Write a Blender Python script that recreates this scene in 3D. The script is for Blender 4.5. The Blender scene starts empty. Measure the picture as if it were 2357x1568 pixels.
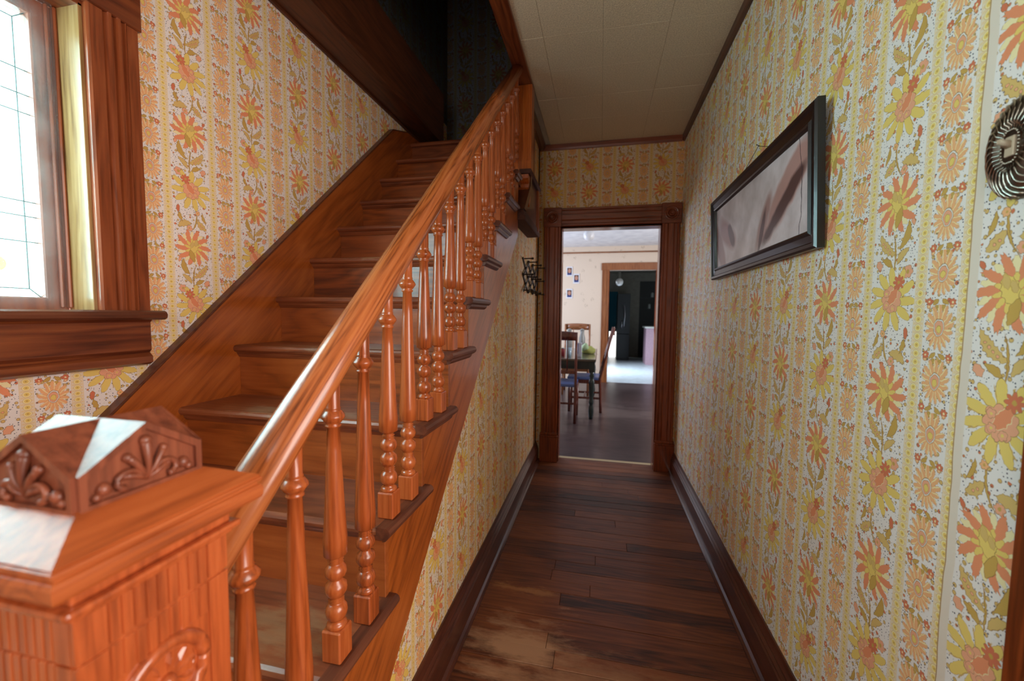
import bpy, bmesh, math, random
from mathutils import Vector, Matrix
C = bpy.context.scene.collection
S = bpy.context.scene
random.seed(7)
PI = math.pi
def R(d): return math.radians(d)

# ------------------------------------------------------------------ camera
cam = bpy.data.cameras.new('camera'); co = bpy.data.objects.new('camera', cam); C.objects.link(co)
yaw, pitch, roll = -.2127, -.0648, .0111
fwd = Vector((math.sin(yaw)*math.cos(pitch), math.cos(yaw)*math.cos(pitch), math.sin(pitch)))
rt = Vector((math.cos(yaw), -math.sin(yaw), 0)); up = rt.cross(fwd)
r2 = rt*math.cos(roll)+up*math.sin(roll); u2 = -rt*math.sin(roll)+up*math.cos(roll)
M = Matrix((r2, u2, -fwd)).transposed().to_4x4(); M.translation = Vector((0, 0, 1.3068))
co.matrix_world = M
cam.sensor_width = 36; cam.lens = 934.81*36/2357; cam.clip_start = .02
cam.dof.use_dof = True; cam.dof.focus_distance = 1.25; cam.dof.aperture_fstop = 3.0
S.camera = co
# ------------------------------------------------------------------ world, lights, exposure
w = bpy.data.worlds.new('world'); S.world = w; w.use_nodes = True
bgn = w.node_tree.nodes['Background']; bgn.inputs[0].default_value = (.75, .92, 1, 1); bgn.inputs[1].default_value = 6.0
S.view_settings.view_transform = 'Standard'; S.view_settings.look = 'None'
S.view_settings.gamma = 1; S.view_settings.use_curve_mapping = False
S.view_settings.exposure = 0.1
S.cycles.max_bounces = 6; S.cycles.diffuse_bounces = 3; S.cycles.glossy_bounces = 3; S.cycles.caustics_reflective = False; S.cycles.caustics_refractive = False
def area(name, loc, target, sx, sy, power, col, spread=180):
    l = bpy.data.lights.new(name, 'AREA'); l.shape = 'RECTANGLE'; l.size = sx; l.size_y = sy
    l.energy = power; l.color = col; l.spread = R(spread)
    o = bpy.data.objects.new(name, l); C.objects.link(o); o.location = loc
    o.rotation_euler = (Vector(target)-Vector(loc)).to_track_quat('-Z', 'Z').to_euler()
    return o
area('stair_window_daylight', (-1.62, .38, 1.75), (-.3, .55, 1.35), .95, .75, 22, (.76, .90, 1))
area('front_room_daylight', (1.65, -.25, 1.45), (-.6, .75, 1.15), 1.2, 1.6, 62, (1, .93, .87))
area('front_door_daylight', (-.45, -1.12, 1.75), (.5, 1.6, 1.5), .8, 1.0, 14, (1, .93, .86))
area('dining_window_daylight', (-2.35, 6.4, 1.5), (0, 6.4, 1.0), 1.6, 1.4, 70, (.70, .80, 1))
area('dining_front_daylight', (2.1, 5.4, 1.5), (0, 6.5, 1.3), 1.0, 1.3, 50, (.95, .95, 1))
area('kitchen_daylight', (-.5, 10.0, 1.7), (.9, 9.6, .2), .9, 1.0, 48, (.80, .91, 1), 110)

# ------------------------------------------------------------------ node helpers
def newmat(name):
    m = bpy.data.materials.new(name); m.use_nodes = True
    nt = m.node_tree; b = nt.nodes['Principled BSDF']
    return m, nt, b
def plain(name, col, rough=.5, metal=0., coat=0., emit=None, es=0):
    m, nt, b = newmat(name)
    n = nt.nodes.new('ShaderNodeTexNoise'); n.inputs['Scale'].default_value = 35
    cr = nt.nodes.new('ShaderNodeValToRGB'); nt.links.new(n.outputs['Fac'], cr.inputs[0])
    cr.color_ramp.elements[0].position = .3; cr.color_ramp.elements[1].position = .7
    cr.color_ramp.elements[0].color = (*[c*.88 for c in col], 1); cr.color_ramp.elements[1].color = (*[min(1, c*1.08) for c in col], 1)
    nt.links.new(cr.outputs[0], b.inputs['Base Color'])
    b.inputs['Roughness'].default_value = rough; b.inputs['Metallic'].default_value = metal
    b.inputs['Coat Weight'].default_value = coat
    if emit:
        b.inputs['Emission Color'].default_value = (*emit, 1); b.inputs['Emission Strength'].default_value = es
    return m
def wood(name, dark, mid, light, axis='Y', tilt=0., rough=.28, coat=.35, ring=9., fiber=90., streak=.5, worn=None, bump=.15, varied=0.):
    """varnished timber; grain runs along axis (tilted by tilt radians about X)"""
    m, nt, b = newmat(name); N = nt.nodes; L = nt.links
    g = N.new('ShaderNodeNewGeometry')
    oi = N.new('ShaderNodeObjectInfo')
    off = N.new('ShaderNodeVectorMath'); off.operation = 'SCALE'; off.inputs['Scale'].default_value = 3.7 if varied else 0
    cb = N.new('ShaderNodeCombineXYZ'); L.new(oi.outputs['Random'], cb.inputs[0]); L.new(oi.outputs['Random'], cb.inputs[1]); L.new(oi.outputs['Random'], cb.inputs[2])
    L.new(cb.outputs[0], off.inputs[0])
    ad = N.new('ShaderNodeVectorMath'); L.new(g.outputs['Position'], ad.inputs[0]); L.new(off.outputs[0], ad.inputs[1])
    mp0 = N.new('ShaderNodeMapping'); mp0.inputs['Rotation'].default_value = (tilt, 0, 0); L.new(ad.outputs[0], mp0.inputs[0])
    def stretched(a, c):
        mp = N.new('ShaderNodeMapping'); s = [c, c, c]; s['XYZ'.index(axis)] = a
        mp.inputs['Scale'].default_value = s; L.new(mp0.outputs[0], mp.inputs[0]); return mp.outputs[0]
    n1 = N.new('ShaderNodeTexNoise'); n1.inputs['Scale'].default_value = 1; n1.inputs['Detail'].default_value = 2; L.new(stretched(1.1, ring), n1.inputs[0])
    mul = N.new('ShaderNodeMath'); mul.operation = 'MULTIPLY'; mul.inputs[1].default_value = 9; L.new(n1.outputs['Fac'], mul.inputs[0])
    pp = N.new('ShaderNodeMath'); pp.operation = 'PINGPONG'; pp.inputs[1].default_value = .5; L.new(mul.outputs[0], pp.inputs[0])
    n2 = N.new('ShaderNodeTexNoise'); n2.inputs['Scale'].default_value = 1; n2.inputs['Detail'].default_value = 5; n2.inputs['Roughness'].default_value = .65; L.new(stretched(fiber*.05, fiber), n2.inputs[0])
    n3 = N.new('ShaderNodeTexNoise'); n3.inputs['Scale'].default_value = 2.2; n3.inputs['Detail'].default_value = 3; L.new(ad.outputs[0], n3.inputs[0])
    a1 = N.new('ShaderNodeMath'); a1.operation = 'MULTIPLY_ADD'; a1.inputs[1].default_value = streak; L.new(pp.outputs[0], a1.inputs[0])
    m3 = N.new('ShaderNodeMath'); m3.operation = 'MULTIPLY_ADD'; m3.inputs[1].default_value = .75; m3.inputs[2].default_value = -.13; L.new(n2.outputs['Fac'], m3.inputs[0])
    L.new(m3.outputs[0], a1.inputs[2])
    a2 = N.new('ShaderNodeMath'); a2.operation = 'MULTIPLY_ADD'; a2.inputs[1].default_value = .55; L.new(n3.outputs['Fac'], a2.inputs[0])
    sb = N.new('ShaderNodeMath'); sb.operation = 'SUBTRACT'; sb.inputs[1].default_value = .2; L.new(a1.outputs[0], sb.inputs[0]); L.new(sb.outputs[0], a2.inputs[2])
    out = a2.outputs[0]
    if varied:
        a3 = N.new('ShaderNodeMath'); a3.operation = 'MULTIPLY_ADD'; a3.inputs[1].default_value = varied; L.new(oi.outputs['Random'], a3.inputs[0])
        s3 = N.new('ShaderNodeMath'); s3.operation = 'SUBTRACT'; s3.inputs[1].default_value = varied*.5; L.new(out, s3.inputs[0]); L.new(s3.outputs[0], a3.inputs[2]); out = a3.outputs[0]
    cr = N.new('ShaderNodeValToRGB'); L.new(out, cr.inputs[0]); e = cr.color_ramp.elements
    e[0].position = .12; e[0].color = (*dark, 1); e[1].position = .85; e[1].color = (*light, 1)
    k = e.new(.45); k.color = (*mid, 1)
    col = cr.outputs[0]; roughsock = None
    if worn:
        # worn = list of (centre, radii, colour, strength, noise scale)
        for (cx, rad, wc, st, ns) in worn:
            mp = N.new('ShaderNodeMapping'); mp.vector_type = 'POINT'
            mp.inputs['Location'].default_value = [-c/r for c, r in zip(cx, rad)]; mp.inputs['Scale'].default_value = [1/r for r in rad]
            L.new(g.outputs['Position'], mp.inputs[0])
            ln = N.new('ShaderNodeVectorMath'); ln.operation = 'LENGTH'; L.new(mp.outputs[0], ln.inputs[0])
            nz = N.new('ShaderNodeTexNoise'); nz.inputs['Scale'].default_value = 1; nz.inputs['Detail'].default_value = 6; nz.inputs['Roughness'].default_value = .7
            q = N.new('ShaderNodeMapping'); q.inputs['Scale'].default_value = (ns*.35, ns, ns); L.new(g.outputs['Position'], q.inputs[0]); L.new(q.outputs[0], nz.inputs[0])
            f = N.new('ShaderNodeMath'); f.operation = 'MULTIPLY_ADD'; f.inputs[1].default_value = -1; L.new(ln.outputs['Value'], f.inputs[0])
            nn = N.new('ShaderNodeMath'); nn.operation = 'MULTIPLY_ADD'; nn.inputs[1].default_value = 3.4; nn.inputs[2].default_value = -1.05; L.new(nz.outputs['Fac'], nn.inputs[0]); L.new(nn.outputs[0], f.inputs[2])
            mr = N.new('ShaderNodeMapRange'); mr.inputs['From Min'].default_value = -.25; mr.inputs['From Max'].default_value = .5; mr.inputs['To Max'].default_value = st; L.new(f.outputs[0], mr.inputs['Value'])
            mx = N.new('ShaderNodeMix'); mx.data_type = 'RGBA'; L.new(mr.outputs[0], mx.inputs['Factor']); L.new(col, mx.inputs['A']); mx.inputs['B'].default_value = (*wc, 1)
            col = mx.outputs['Result']
    L.new(col, b.inputs['Base Color'])
    b.inputs['Roughness'].default_value = rough; b.inputs['Coat Weight'].default_value = coat; b.inputs['Coat Roughness'].default_value = .12
    bp = N.new('ShaderNodeBump'); bp.inputs['Strength'].default_value = bump; bp.inputs['Distance'].default_value = .002; L.new(n2.outputs['Fac'], bp.inputs['Height']); L.new(bp.outputs[0], b.inputs['Normal'])
    return m

# tiny expression compiler: every op is one Math node
class X:
    def __init__(s, nt, v): s.nt = nt; s.v = v
    def _m(s, op, *a, clamp=False):
        n = s.nt.nodes.new('ShaderNodeMath'); n.operation = op; n.use_clamp = clamp
        for i, q in enumerate([s]+list(a)):
            if isinstance(q, X): s.nt.links.new(q.v, n.inputs[i])
            else: n.inputs[i].default_value = q
        return X(s.nt, n.outputs[0])
    def __add__(s, o): return s._m('ADD', o)
    def __sub__(s, o): return s._m('SUBTRACT', o)
    def __mul__(s, o): return s._m('MULTIPLY', o)
    def __truediv__(s, o): return s._m('DIVIDE', o)
    def __neg__(s): return s*-1
    __radd__ = __add__; __rmul__ = __mul__
    def __rsub__(s, o): return s._m('MULTIPLY_ADD', -1, o)
    def ma(s, a, b): return s._m('MULTIPLY_ADD', a, b)
    def abs(s): return s._m('ABSOLUTE')
    def min(s, o): return s._m('MINIMUM', o)
    def max(s, o): return s._m('MAXIMUM', o)
    def floor(s): return s._m('FLOOR')
    def fract(s): return s._m('FRACT')
    def cos(s): return s._m('COSINE')
    def pow(s, o): return s._m('POWER', o)
    def sqrt(s): return s._m('SQRT')
    def atan2(s, o): return s._m('ARCTAN2', o)
    def pp(s, o): return s._m('PINGPONG', o)
    def gt(s, o): return s._m('GREATER_THAN', o)
    def step(s, e): return s._m('MULTIPLY_ADD', 1/e, .5, clamp=True)

def wallpaper_group(name='floral_stripe_paper'):
    """u across the wall (0 = centre of a wide flower band), v up; 0.27 m repeat with half drop.
    The repeat is split into regions joined by Mix Shaders, so only one region is evaluated per hit."""
    nt = bpy.data.node_groups.new(name, 'ShaderNodeTree')
    for n_, t_ in (('u', 'Float'), ('v', 'Float'), ('Tint', 'Color'), ('Normal', 'Vector')): nt.interface.new_socket(n_, in_out='INPUT', socket_type='NodeSocket'+t_)
    nt.interface.new_socket('Shader', in_out='OUTPUT', socket_type='NodeSocketShader')
    gi = nt.nodes.new('NodeGroupInput'); go = nt.nodes.new('NodeGroupOutput'); L = nt.links
    U0 = X(nt, gi.outputs['u']); V0 = X(nt, gi.outputs['v'])
    cb = nt.nodes.new('ShaderNodeCombineXYZ'); L.new(U0.v, cb.inputs[0]); L.new(V0.v, cb.inputs[1])
    nz = nt.nodes.new('ShaderNodeTexNoise'); nz.inputs['Scale'].default_value = 130; nz.inputs['Detail'].default_value = 1; L.new(cb.outputs[0], nz.inputs[0])
    sp = nt.nodes.new('ShaderNodeSeparateColor'); L.new(nz.outputs['Color'], sp.inputs[0])
    wob = .0052
    U = X(nt, sp.outputs[0]).ma(wob, -wob/2) + U0
    V = X(nt, sp.outputs[1]).ma(wob, -wob/2) + V0
    P = .27; Q = .413
    n = ((U0*(1/P))+.5).floor()
    u = n.ma(-P, U)
    vq = n.ma(-Q/2, V)
    v = ((vq*(1/Q))+.5).fract().ma(Q, -Q/2)            # orange flower at 0, yellow flower at +-Q/2
    au = n.ma(-P, U0).abs()
    state = {'c': None}
    def setcol(c):
        q = nt.nodes.new('ShaderNodeRGB'); q.outputs[0].default_value = (*c, 1); state['c'] = q.outputs[0]
    def paint(mask, c):
        mx = nt.nodes.new('ShaderNodeMix'); mx.data_type = 'RGBA'; L.new(mask.v, mx.inputs['Factor']); L.new(state['c'], mx.inputs['A'])
        mx.inputs['B'].default_value = (*c, 1); state['c'] = mx.outputs['Result']
    def shape(sd, fill, line=None, w=.0009, e=.0007):
        if line: paint((sd+w).step(e), line)
        paint(sd.step(e), fill)
    def leafshader():
        tn = nt.nodes.new('ShaderNodeMix'); tn.data_type = 'RGBA'; tn.blend_type = 'MULTIPLY'; tn.inputs['Factor'].default_value = 1
        L.new(state['c'], tn.inputs['A']); L.new(gi.outputs['Tint'], tn.inputs['B'])
        b = nt.nodes.new('ShaderNodeBsdfPrincipled'); L.new(tn.outputs['Result'], b.inputs['Base Color']); b.inputs['Roughness'].default_value = .55
        b.inputs['Specular IOR Level'].default_value = .3; L.new(gi.outputs['Normal'], b.inputs['Normal']); return b.outputs[0]
    def choose(mask, a, b):      # mask 0 -> a, 1 -> b
        mx = nt.nodes.new('ShaderNodeMixShader'); L.new(mask.v, mx.inputs[0]); L.new(a, mx.inputs[1]); L.new(b, mx.inputs[2]); return mx.outputs[0]
    def srgb(r, g, b): return tuple(((x/255+.055)/1.055)**2.4 for x in (r, g, b))
    WHITE = srgb(241, 241, 240); OR = srgb(238, 156, 116); SAL = srgb(242, 180, 146); YE = srgb(241, 217, 124); PY = srgb(249, 240, 190)
    OC = srgb(208, 174, 94); OC2 = srgb(224, 195, 124); TAN = srgb(240, 220, 172); NAVY = srgb(66, 70, 90); BR = srgb(158, 122, 74); RD = srgb(220, 128, 96); AP = srgb(244, 190, 138)
    def polar(a, b):
        q = (a*a+b*b).sqrt(); return q, b.atan2(a)
    def petals(r, th, k, Rr, lo, p=.6, ph=0., sw=0., jag=0):
        t = r.ma(sw, th)+ph if sw else th+ph
        c = (t*(k/2)).cos().abs().pow(p)
        rad = c.ma(Rr*(1-lo), Rr*lo)
        if jag: rad = (t*(k*3.5)).cos().abs().ma(-jag, 0.)+rad
        return rad - r
    def leaf(a, b, cx, cz, ang, Ln, W, curve=0., sc=0.):
        x = a-cx; z = b-cz; ca, sa = math.cos(ang), math.sin(ang)
        s_ = x*ca+z*sa; t = z*ca-x*sa
        if curve: t = (s_*s_).ma(curve, t)
        q = s_*(1/Ln)
        prof = (q*q).ma(-W, W)
        if sc: prof = (s_*260).cos().abs().ma(-sc, prof)
        return prof - t.abs()
    def vor(scale):
        vn = nt.nodes.new('ShaderNodeTexVoronoi'); vn.inputs['Scale'].default_value = scale; vn.voronoi_dimensions = '2D'; L.new(cb.outputs[0], vn.inputs['Vector'])
        q = nt.nodes.new('ShaderNodeSeparateColor'); L.new(vn.outputs['Color'], q.inputs[0])
        return X(nt, vn.outputs['Distance']), X(nt, q.outputs[0]), X(nt, q.outputs[1])
    def sprigs():
        setcol(WHITE)
        d, ra, rb = vor(66); bud = ra.ma(.14, .10)-d; on = rb.gt(.42)
        paint((bud+.06).step(.06)*on, BR); paint(bud.step(.06)*on, OC2); paint(bud.step(.06)*rb.gt(.8), RD)
        d, ra, rb = vor(160); paint((ra.ma(.16, .08)-d).step(.08)*rb.gt(.5), NAVY)
    # --- narrow band: teardrop medallions
    sprigs()
    MZ = Q/4
    vm = ((V*(1/MZ))+.15).fract().ma(MZ, -MZ/2)
    umx = (U*(1/P)).fract().ma(P, -P/2)
    r, th = polar(umx*1.22, vm-.004)
    for sx, sz, rr, cc in ((-.027, -.047, .0078, RD), (.027, -.045, .0078, RD), (.027, .050, .0045, AP), (-.027, .050, .0045, AP)):
        r_, t_ = polar(umx-sx, vm-sz)
        shape(petals(r_, t_, 7, rr, .65, .8), cc, BR); paint((r_*-1+rr*.28).step(.001), PY)
    for sx, sz, an, ln in ((-.011, -.046, .6, .009), (.011, -.046, 2.5, .009), (-.008, .047, 1.2, .008), (.009, .046, 1.9, .008)):
        shape(leaf(umx, vm, sx, sz, an, ln, .0042), OC, BR)
    sd = petals(r, th-PI/2, 15, .0405, .56, .55, 0., 0., .0035)
    sd2 = (vm.max(0.)*.22)+sd
    shape(sd2, AP, BR, .0008)
    paint(((th*7.5).cos().abs()*-1+.26).step(.2)*(r-.015).step(.002)*sd2.step(.001), PY)
    vp = vm.max(0.)
    shape(vp.ma(.35, .0122)-r, WHITE, BR, .0008); shape(vp.ma(.35, .0098)-r, SAL, BR, .0006); shape(vp.ma(.3, .0048)-r, YE, OC)
    sh_narrow = leafshader()
    # --- bead column
    setcol(WHITE)
    ac = (au-.083); aw = ac.abs(); BZ = Q/24
    vb = ((V0*(1/BZ))).fract().ma(BZ, -BZ/2)
    paint((aw*-1+.0122).step(.002)*((vb*365).cos().abs()*.6+.35), TAN)
    r, _ = polar(ac, vb*1.12)
    shape(r*-1+.0080, PY, OC, .0006); shape(r*-1+.0056, YE, PY, .0004); paint((r*-1+.0020).step(.001), OC)
    paint((aw-.0132).abs().ma(-1, .0007).step(.0008), TAN)
    sh_bead = leafshader()
    # --- wide band in four vertical regions
    T = [  # centre-x, centre-z, angle, length, width, curve, scallop, colour
        (-.004, -.108, 1.5, .036, .0016, 3, 0, OC), (.014, .098, 1.35, .040, .0017, -6, 0, OC),
        (-.036, -.074, 1.95, .030, .0090, 10, 0, OC), (.028, -.090, .78, .042, .0125, -6, .0035, OC2), (-.024, -.112, 2.4, .024, .0085, -9, .001, OC2), (.018, -.124, .55, .020, .0075, 8, .001, OC),
        (.046, -.128, .9, .015, .0105, 0, .003, SAL), (-.050, -.046, 1.2, .010, .0050, 0, 0, SAL), (-.030, .085, .35, .029, .0125, 9, .003, OC2), (-.044, .106, 1.9, .018, .0070, 6, .002, OC),
        (.032, .084, 2.4, .024, .0125, 7, .003, OC2), (.040, .114, 1.9, .020, .0045, 9, 0, OC), (-.050, .134, 1.45, .014, .0062, 0, .001, RD), (.054, .050, 1.0, .009, .0045, 0, 0, RD)]
    def wide(lo, hi, orange, yellow):
        sprigs()
        for (cx, cz, an, ln, wd, cv, sc, cc) in T:
            e = abs(math.sin(an))*ln+wd+abs(cv)*ln*ln
            if cz+e < lo or cz-e > hi: continue
            shape(leaf(u, v, cx, cz, an, ln, wd, cv, sc), cc, BR, .0010)
        for cx, cz in ((.014, -.102), (.022, -.094), (.030, -.087), (.038, -.080), (.028, .086), (.036, .080)):
            if cz < lo-.004 or cz > hi+.004: continue
            r_, _ = polar(u-cx, v-cz); shape(r_*-1+.0026, SAL, BR, .0007)
        for cx, cz, rr, cc in ((-.012, .070, .010, SAL), (-.044, -.150, .014, SAL), (.02, .130, .008, AP)):
            if cz < lo-rr or cz > hi+rr: continue
            r_, t_ = polar(u-cx, v-cz); shape(petals(r_, t_, 6, rr, .72, .7), cc, BR); paint((r_*-1+rr*.3).step(.001), OC)
        if orange:
            r, th = polar(u, v)
            shape(petals(r, th, 10, .060, .26, 1.1, .3+PI/10, 5., .002), PY, BR, .0006)
            shape(petals(r, th, 10, .070, .20, .95, .3, 5., .006), OR, BR, .0010, .0009)
            shape(petals(r, th, 10, .034, .30, .8, .3+PI/10, 5., .001), YE, BR, .0006)
            shape(leaf(u, v, .003, .006, 1.25, .030, .0165, 3, .003), YE, BR, .0009)
            shape(leaf(u, v, .010, .018, 1.25, .014, .007, 0, .001), OC2, OC, .0009); shape(leaf(u, v, -.004, .010, 1.1, .012, .006, 0, .001), OC2, OC, .0009)
            shape(leaf(u, v, -.006, -.030, 1.9, .024, .010, 0, .001), OC, BR, .0009)
        if yellow:
            v2 = (vq*(1/Q)).fract().ma(Q, -Q/2)
            r, th = polar(u, v2)
            shape(petals(r, th, 11, .072, .36, .95, .1, 1.5, 0.), YE, BR, .0011, .0009)
            paint(((th*5.5+.55).cos().abs()*-1+.10).step(.12)*(r*-1+.06).step(.004)*(r-.028).step(.004), OC)
            shape(petals(r, th, 9, .031, .78, .7), SAL, BR, .0009)
            shape(leaf(u, v2, -.004, .006, 2.2, .028, .0125, 4, .002), OR, PY, .0011)
            for cx, cz in ((.014, -.012), (-.006, -.020), (.016, .012)):
                r_, t_ = polar(u-cx, v2-cz); shape(petals(r_, t_, 5, .0085, .75, .7), SAL, BR, .0006); paint((r_*-1+.0025).step(.001), YE)
            r_, t_ = polar(u+.020, v2-.036); shape(petals(r_, t_, 8, .017, .5, .8), RD, BR, .0007); paint((r_*-1+.004).step(.001), OC)
        return leafshader()
    sA = wide(-.074, .074, True, False); sB = wide(.074, .133, False, False); sC = wide(-.133, -.074, False, False)
    sD1 = wide(.133, .2065, False, True)
    sD2 = wide(-.2065, -.133, False, True)
    hi_ = choose(v.gt(.133), choose(v.gt(.074), sA, sB), sD1)
    lo_ = choose((v*-1).gt(.133), choose((v*-1).gt(.074), hi_, sC), sD2)
    band = choose((au*-1).gt(-.0685), choose(au.gt(.0972), sh_bead, sh_narrow), lo_)
    L.new(band, go.inputs['Shader'])
    return nt
WPG = wallpaper_group()
def wallpaper(name, axis, u0, v0, su=1., sv=1., tint=(1, 1, 1), seam=None, rough=.55):
    m, nt, b = newmat(name); N = nt.nodes; L = nt.links
    g = N.new('ShaderNodeNewGeometry'); sx = N.new('ShaderNodeSeparateXYZ'); L.new(g.outputs['Position'], sx.inputs[0])
    A = X(nt, sx.outputs['XYZ'.index(axis)]); Z = X(nt, sx.outputs[2])
    uu = (A-u0)*(1/su); vv = (Z-v0)*(1/sv)
    gr = N.new('ShaderNodeGroup'); gr.node_tree = WPG
    L.new(uu.v, gr.inputs['u']); L.new(vv.v, gr.inputs['v']); gr.inputs['Tint'].default_value = (*tint, 1)
    n4 = N.new('ShaderNodeTexNoise'); n4.inputs['Scale'].default_value = 3; n4.inputs['Detail'].default_value = 1; L.new(g.outputs['Position'], n4.inputs[0])
    h = X(nt, n4.outputs['Fac'])
    out = gr.outputs[0]
    if seam is not None:
        nn = N.new('ShaderNodeTexNoise'); nn.inputs['Scale'].default_value = 9; L.new(g.outputs['Position'], nn.inputs[0])
        s_ = X(nt, nn.outputs['Fac']).ma(.012, -.006-seam)+A
        band = (s_+.010).abs().ma(-1, .009).step(.002)
        ln = s_.abs().ma(-1, .0012).step(.0012)
        mc = N.new('ShaderNodeMix'); mc.data_type = 'RGBA'; L.new(ln.v, mc.inputs['Factor']); mc.inputs['A'].default_value = (.82, .76, .66, 1); mc.inputs['B'].default_value = (.42, .25, .10, 1)
        L.new(mc.outputs['Result'], b.inputs['Base Color']); b.inputs['Roughness'].default_value = .55
        mx = N.new('ShaderNodeMixShader'); L.new(band.max(ln).v, mx.inputs[0]); L.new(out, mx.inputs[1]); L.new(b.outputs[0], mx.inputs[2]); out = mx.outputs[0]
        h = band*.4+h
    bp = N.new('ShaderNodeBump'); bp.inputs['Strength'].default_value = .25; bp.inputs['Distance'].default_value = .002; L.new(h.v, bp.inputs['Height']); L.new(bp.outputs[0], gr.inputs['Normal'])
    L.new(out, N['Material Output'].inputs[0])
    return m

# ------------------------------------------------------------------ materials
OD, OM, OL = (.17, .035, .008), (.40, .098, .022), (.58, .19, .055)
M = {}
M['pine_x'] = wood('pine_across', (.11, .022, .005), (.28, .062, .011), (.39, .10, .022), 'X', varied=.25, ring=7, streak=.45)
M['pine_slope'] = wood('pine_sloping', (.17, .034, .005), (.38, .085, .012), (.52, .14, .026), 'Y', tilt=-R(42), ring=6, streak=.45)
M['oak_rail'] = wood('oak_handrail', (.08, .017, .005), (.37, .092, .022), (.50, .155, .045), 'Y', tilt=-R(41.5), ring=26, fiber=170, rough=.25, coat=.3, streak=.75)
M['oak_z'] = wood('oak_upright', OD, (.38, .078, .017), (.50, .125, .031), 'Z', ring=26, fiber=150, rough=.27, coat=.22, streak=.55, varied=.2)
M['oak_y'] = wood('oak_cap', (.18, .034, .009), (.42, .092, .021), (.56, .15, .042), 'Y', ring=18, fiber=150, rough=.4, coat=.12)
M['newel'] = wood('oak_newel', (.20, .036, .011), (.50, .105, .028), (.64, .17, .052), 'Z', ring=10, fiber=130, rough=.24, coat=.5, streak=.3)
M['carved'] = wood('carved_oak', (.09, .02, .01), (.26, .068, .032), (.40, .13, .06), 'Z', ring=10, fiber=110, rough=.38, coat=.15, streak=.3)
TRW = [((-.9, 1.1+.21*k, .99+.19*k), (.34, .075, .03), (.36, .24, .14), .55, 34.) for k in (0, 1, 3, 5)] + [((-.75, .50, .42), (.3, .12, .03), (.34, .21, .11), .5, 26.), ((-.68, .72, .61), (.2, .09, .03), (.34, .21, .11), .5, 26.)]
M['tread'] = wood('worn_pine_tread', (.09, .022, .009), (.22, .056, .020), (.33, .10, .036), 'X', rough=.38, coat=.2, worn=TRW, ring=8, varied=.1)
M['nosing'] = wood('dark_nosing', (.045, .014, .009), (.12, .033, .015), (.2, .062, .028), 'Y', rough=.4, coat=.15)
M['casing'] = wood('pine_casing', (.09, .018, .006), (.25, .056, .017), (.36, .095, .03), 'Z', ring=14, streak=.45, rough=.3)
M['casing_y'] = wood('pine_casing_level', (.04, .009, .005), (.15, .033, .012), (.25, .065, .02), 'Y', ring=11, streak=.8, rough=.3)
M['darktrim_y'] = wood('dark_trim_long', (.03, .009, .006), (.085, .022, .011), (.14, .038, .018), 'Y', rough=.3, coat=.3)
M['darktrim_x'] = wood('dark_trim_across', (.06, .012, .005), (.21, .042, .012), (.31, .07, .02), 'X', rough=.3, coat=.3, ring=14)
M['darktrim_z'] = wood('dark_trim_upright', (.07, .012, .004), (.25, .048, .010), (.36, .08, .018), 'Z', rough=.3, coat=.3, ring=18)
M['panelwood'] = wood('panel_dark', (.03, .010, .006), (.075, .022, .013), (.12, .038, .022), 'Y', rough=.35)
M['postwood'] = wood('post_orange', (.19, .035, .006), (.42, .09, .014), (.55, .15, .03), 'Z', ring=22, streak=.5)
M['beamdark'] = wood('beam_dark', (.035, .010, .005), (.10, .027, .009), (.16, .045, .015), 'Y', rough=.5, coat=.05)
M['boxdark'] = wood('dull_dark_moulding', (.03, .008, .005), (.07, .018, .010), (.11, .03, .016), 'Y', rough=.75, coat=0)
M['casing_far'] = wood('kitchen_door_casing', (.14, .04, .012), (.30, .10, .03), (.42, .16, .055), 'Z', ring=14, rough=.4)
M['carveddark'] = wood('carved_dark', (.06, .014, .008), (.14, .035, .018), (.22, .06, .03), 'Y', rough=.35)
FW = [((-.25, 1.50, 0), (.25, .20, .2), (.50, .28, .16), .9, 9.), ((.0, 1.38, 0), (.40, .15, .2), (.40, .21, .11), .75, 7.), ((-.15, 1.15, 0), (.40, .18, .2), (.40, .22, .12), .75, 8.), ((-.3, 1.83, 0), (.22, .035, .2), (.45, .2, .07), .7, 30.), ((.18, 1.35, 0), (.22, .2, .2), (.36, .17, .07), .5, 26.)]
M['plank'] = wood('floor_board', (.04, .011, .005), (.155, .042, .014), (.27, .083, .026), 'X', rough=.5, coat=.06, worn=FW, varied=.5, ring=12)
M['plank_far'] = wood('dining_floor_board', (.035, .022, .024), (.085, .056, .058), (.14, .098, .095), 'X', rough=.32, coat=.15, varied=.3, ring=12, worn=[((.3, 5.6, 0), (.9, .5, .2), (.22, .17, .16), .5, 4.)])
M['wp_right'] = wallpaper('floral_paper_right', 'Y', 1.060, 1.555, tint=(1, .99, .98), seam=.870)
M['wp_left'] = wallpaper('floral_paper_left', 'Y', 1.147, 1.905, .955, .93, tint=(1, .875, .85))
M['wp_hall'] = wallpaper('floral_paper_hall', 'Y', 1.02, 1.3, 1, 1, tint=(.96, .79, .62))  # same paper, warm tint: dim hall light put into the colour
M['wp_end'] = wallpaper('floral_paper_end', 'X', .175, 2.55, 1.08, 1.0, tint=(.86, .66, .48))  # same paper browned and darkened: weak light at the hall end painted in
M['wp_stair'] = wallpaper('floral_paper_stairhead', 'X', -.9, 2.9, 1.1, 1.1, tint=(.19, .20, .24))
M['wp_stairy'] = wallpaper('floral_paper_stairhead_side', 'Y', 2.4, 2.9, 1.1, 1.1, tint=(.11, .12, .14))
M['tile'] = plain('ceiling_tile_paint', (.46, .38, .31), .85)
M['plaster'] = plain('plaster', (.55, .5, .45), .8)
M['plaster_dark'] = plain('upper_ceiling_plaster', (.08, .08, .09), .8)
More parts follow.
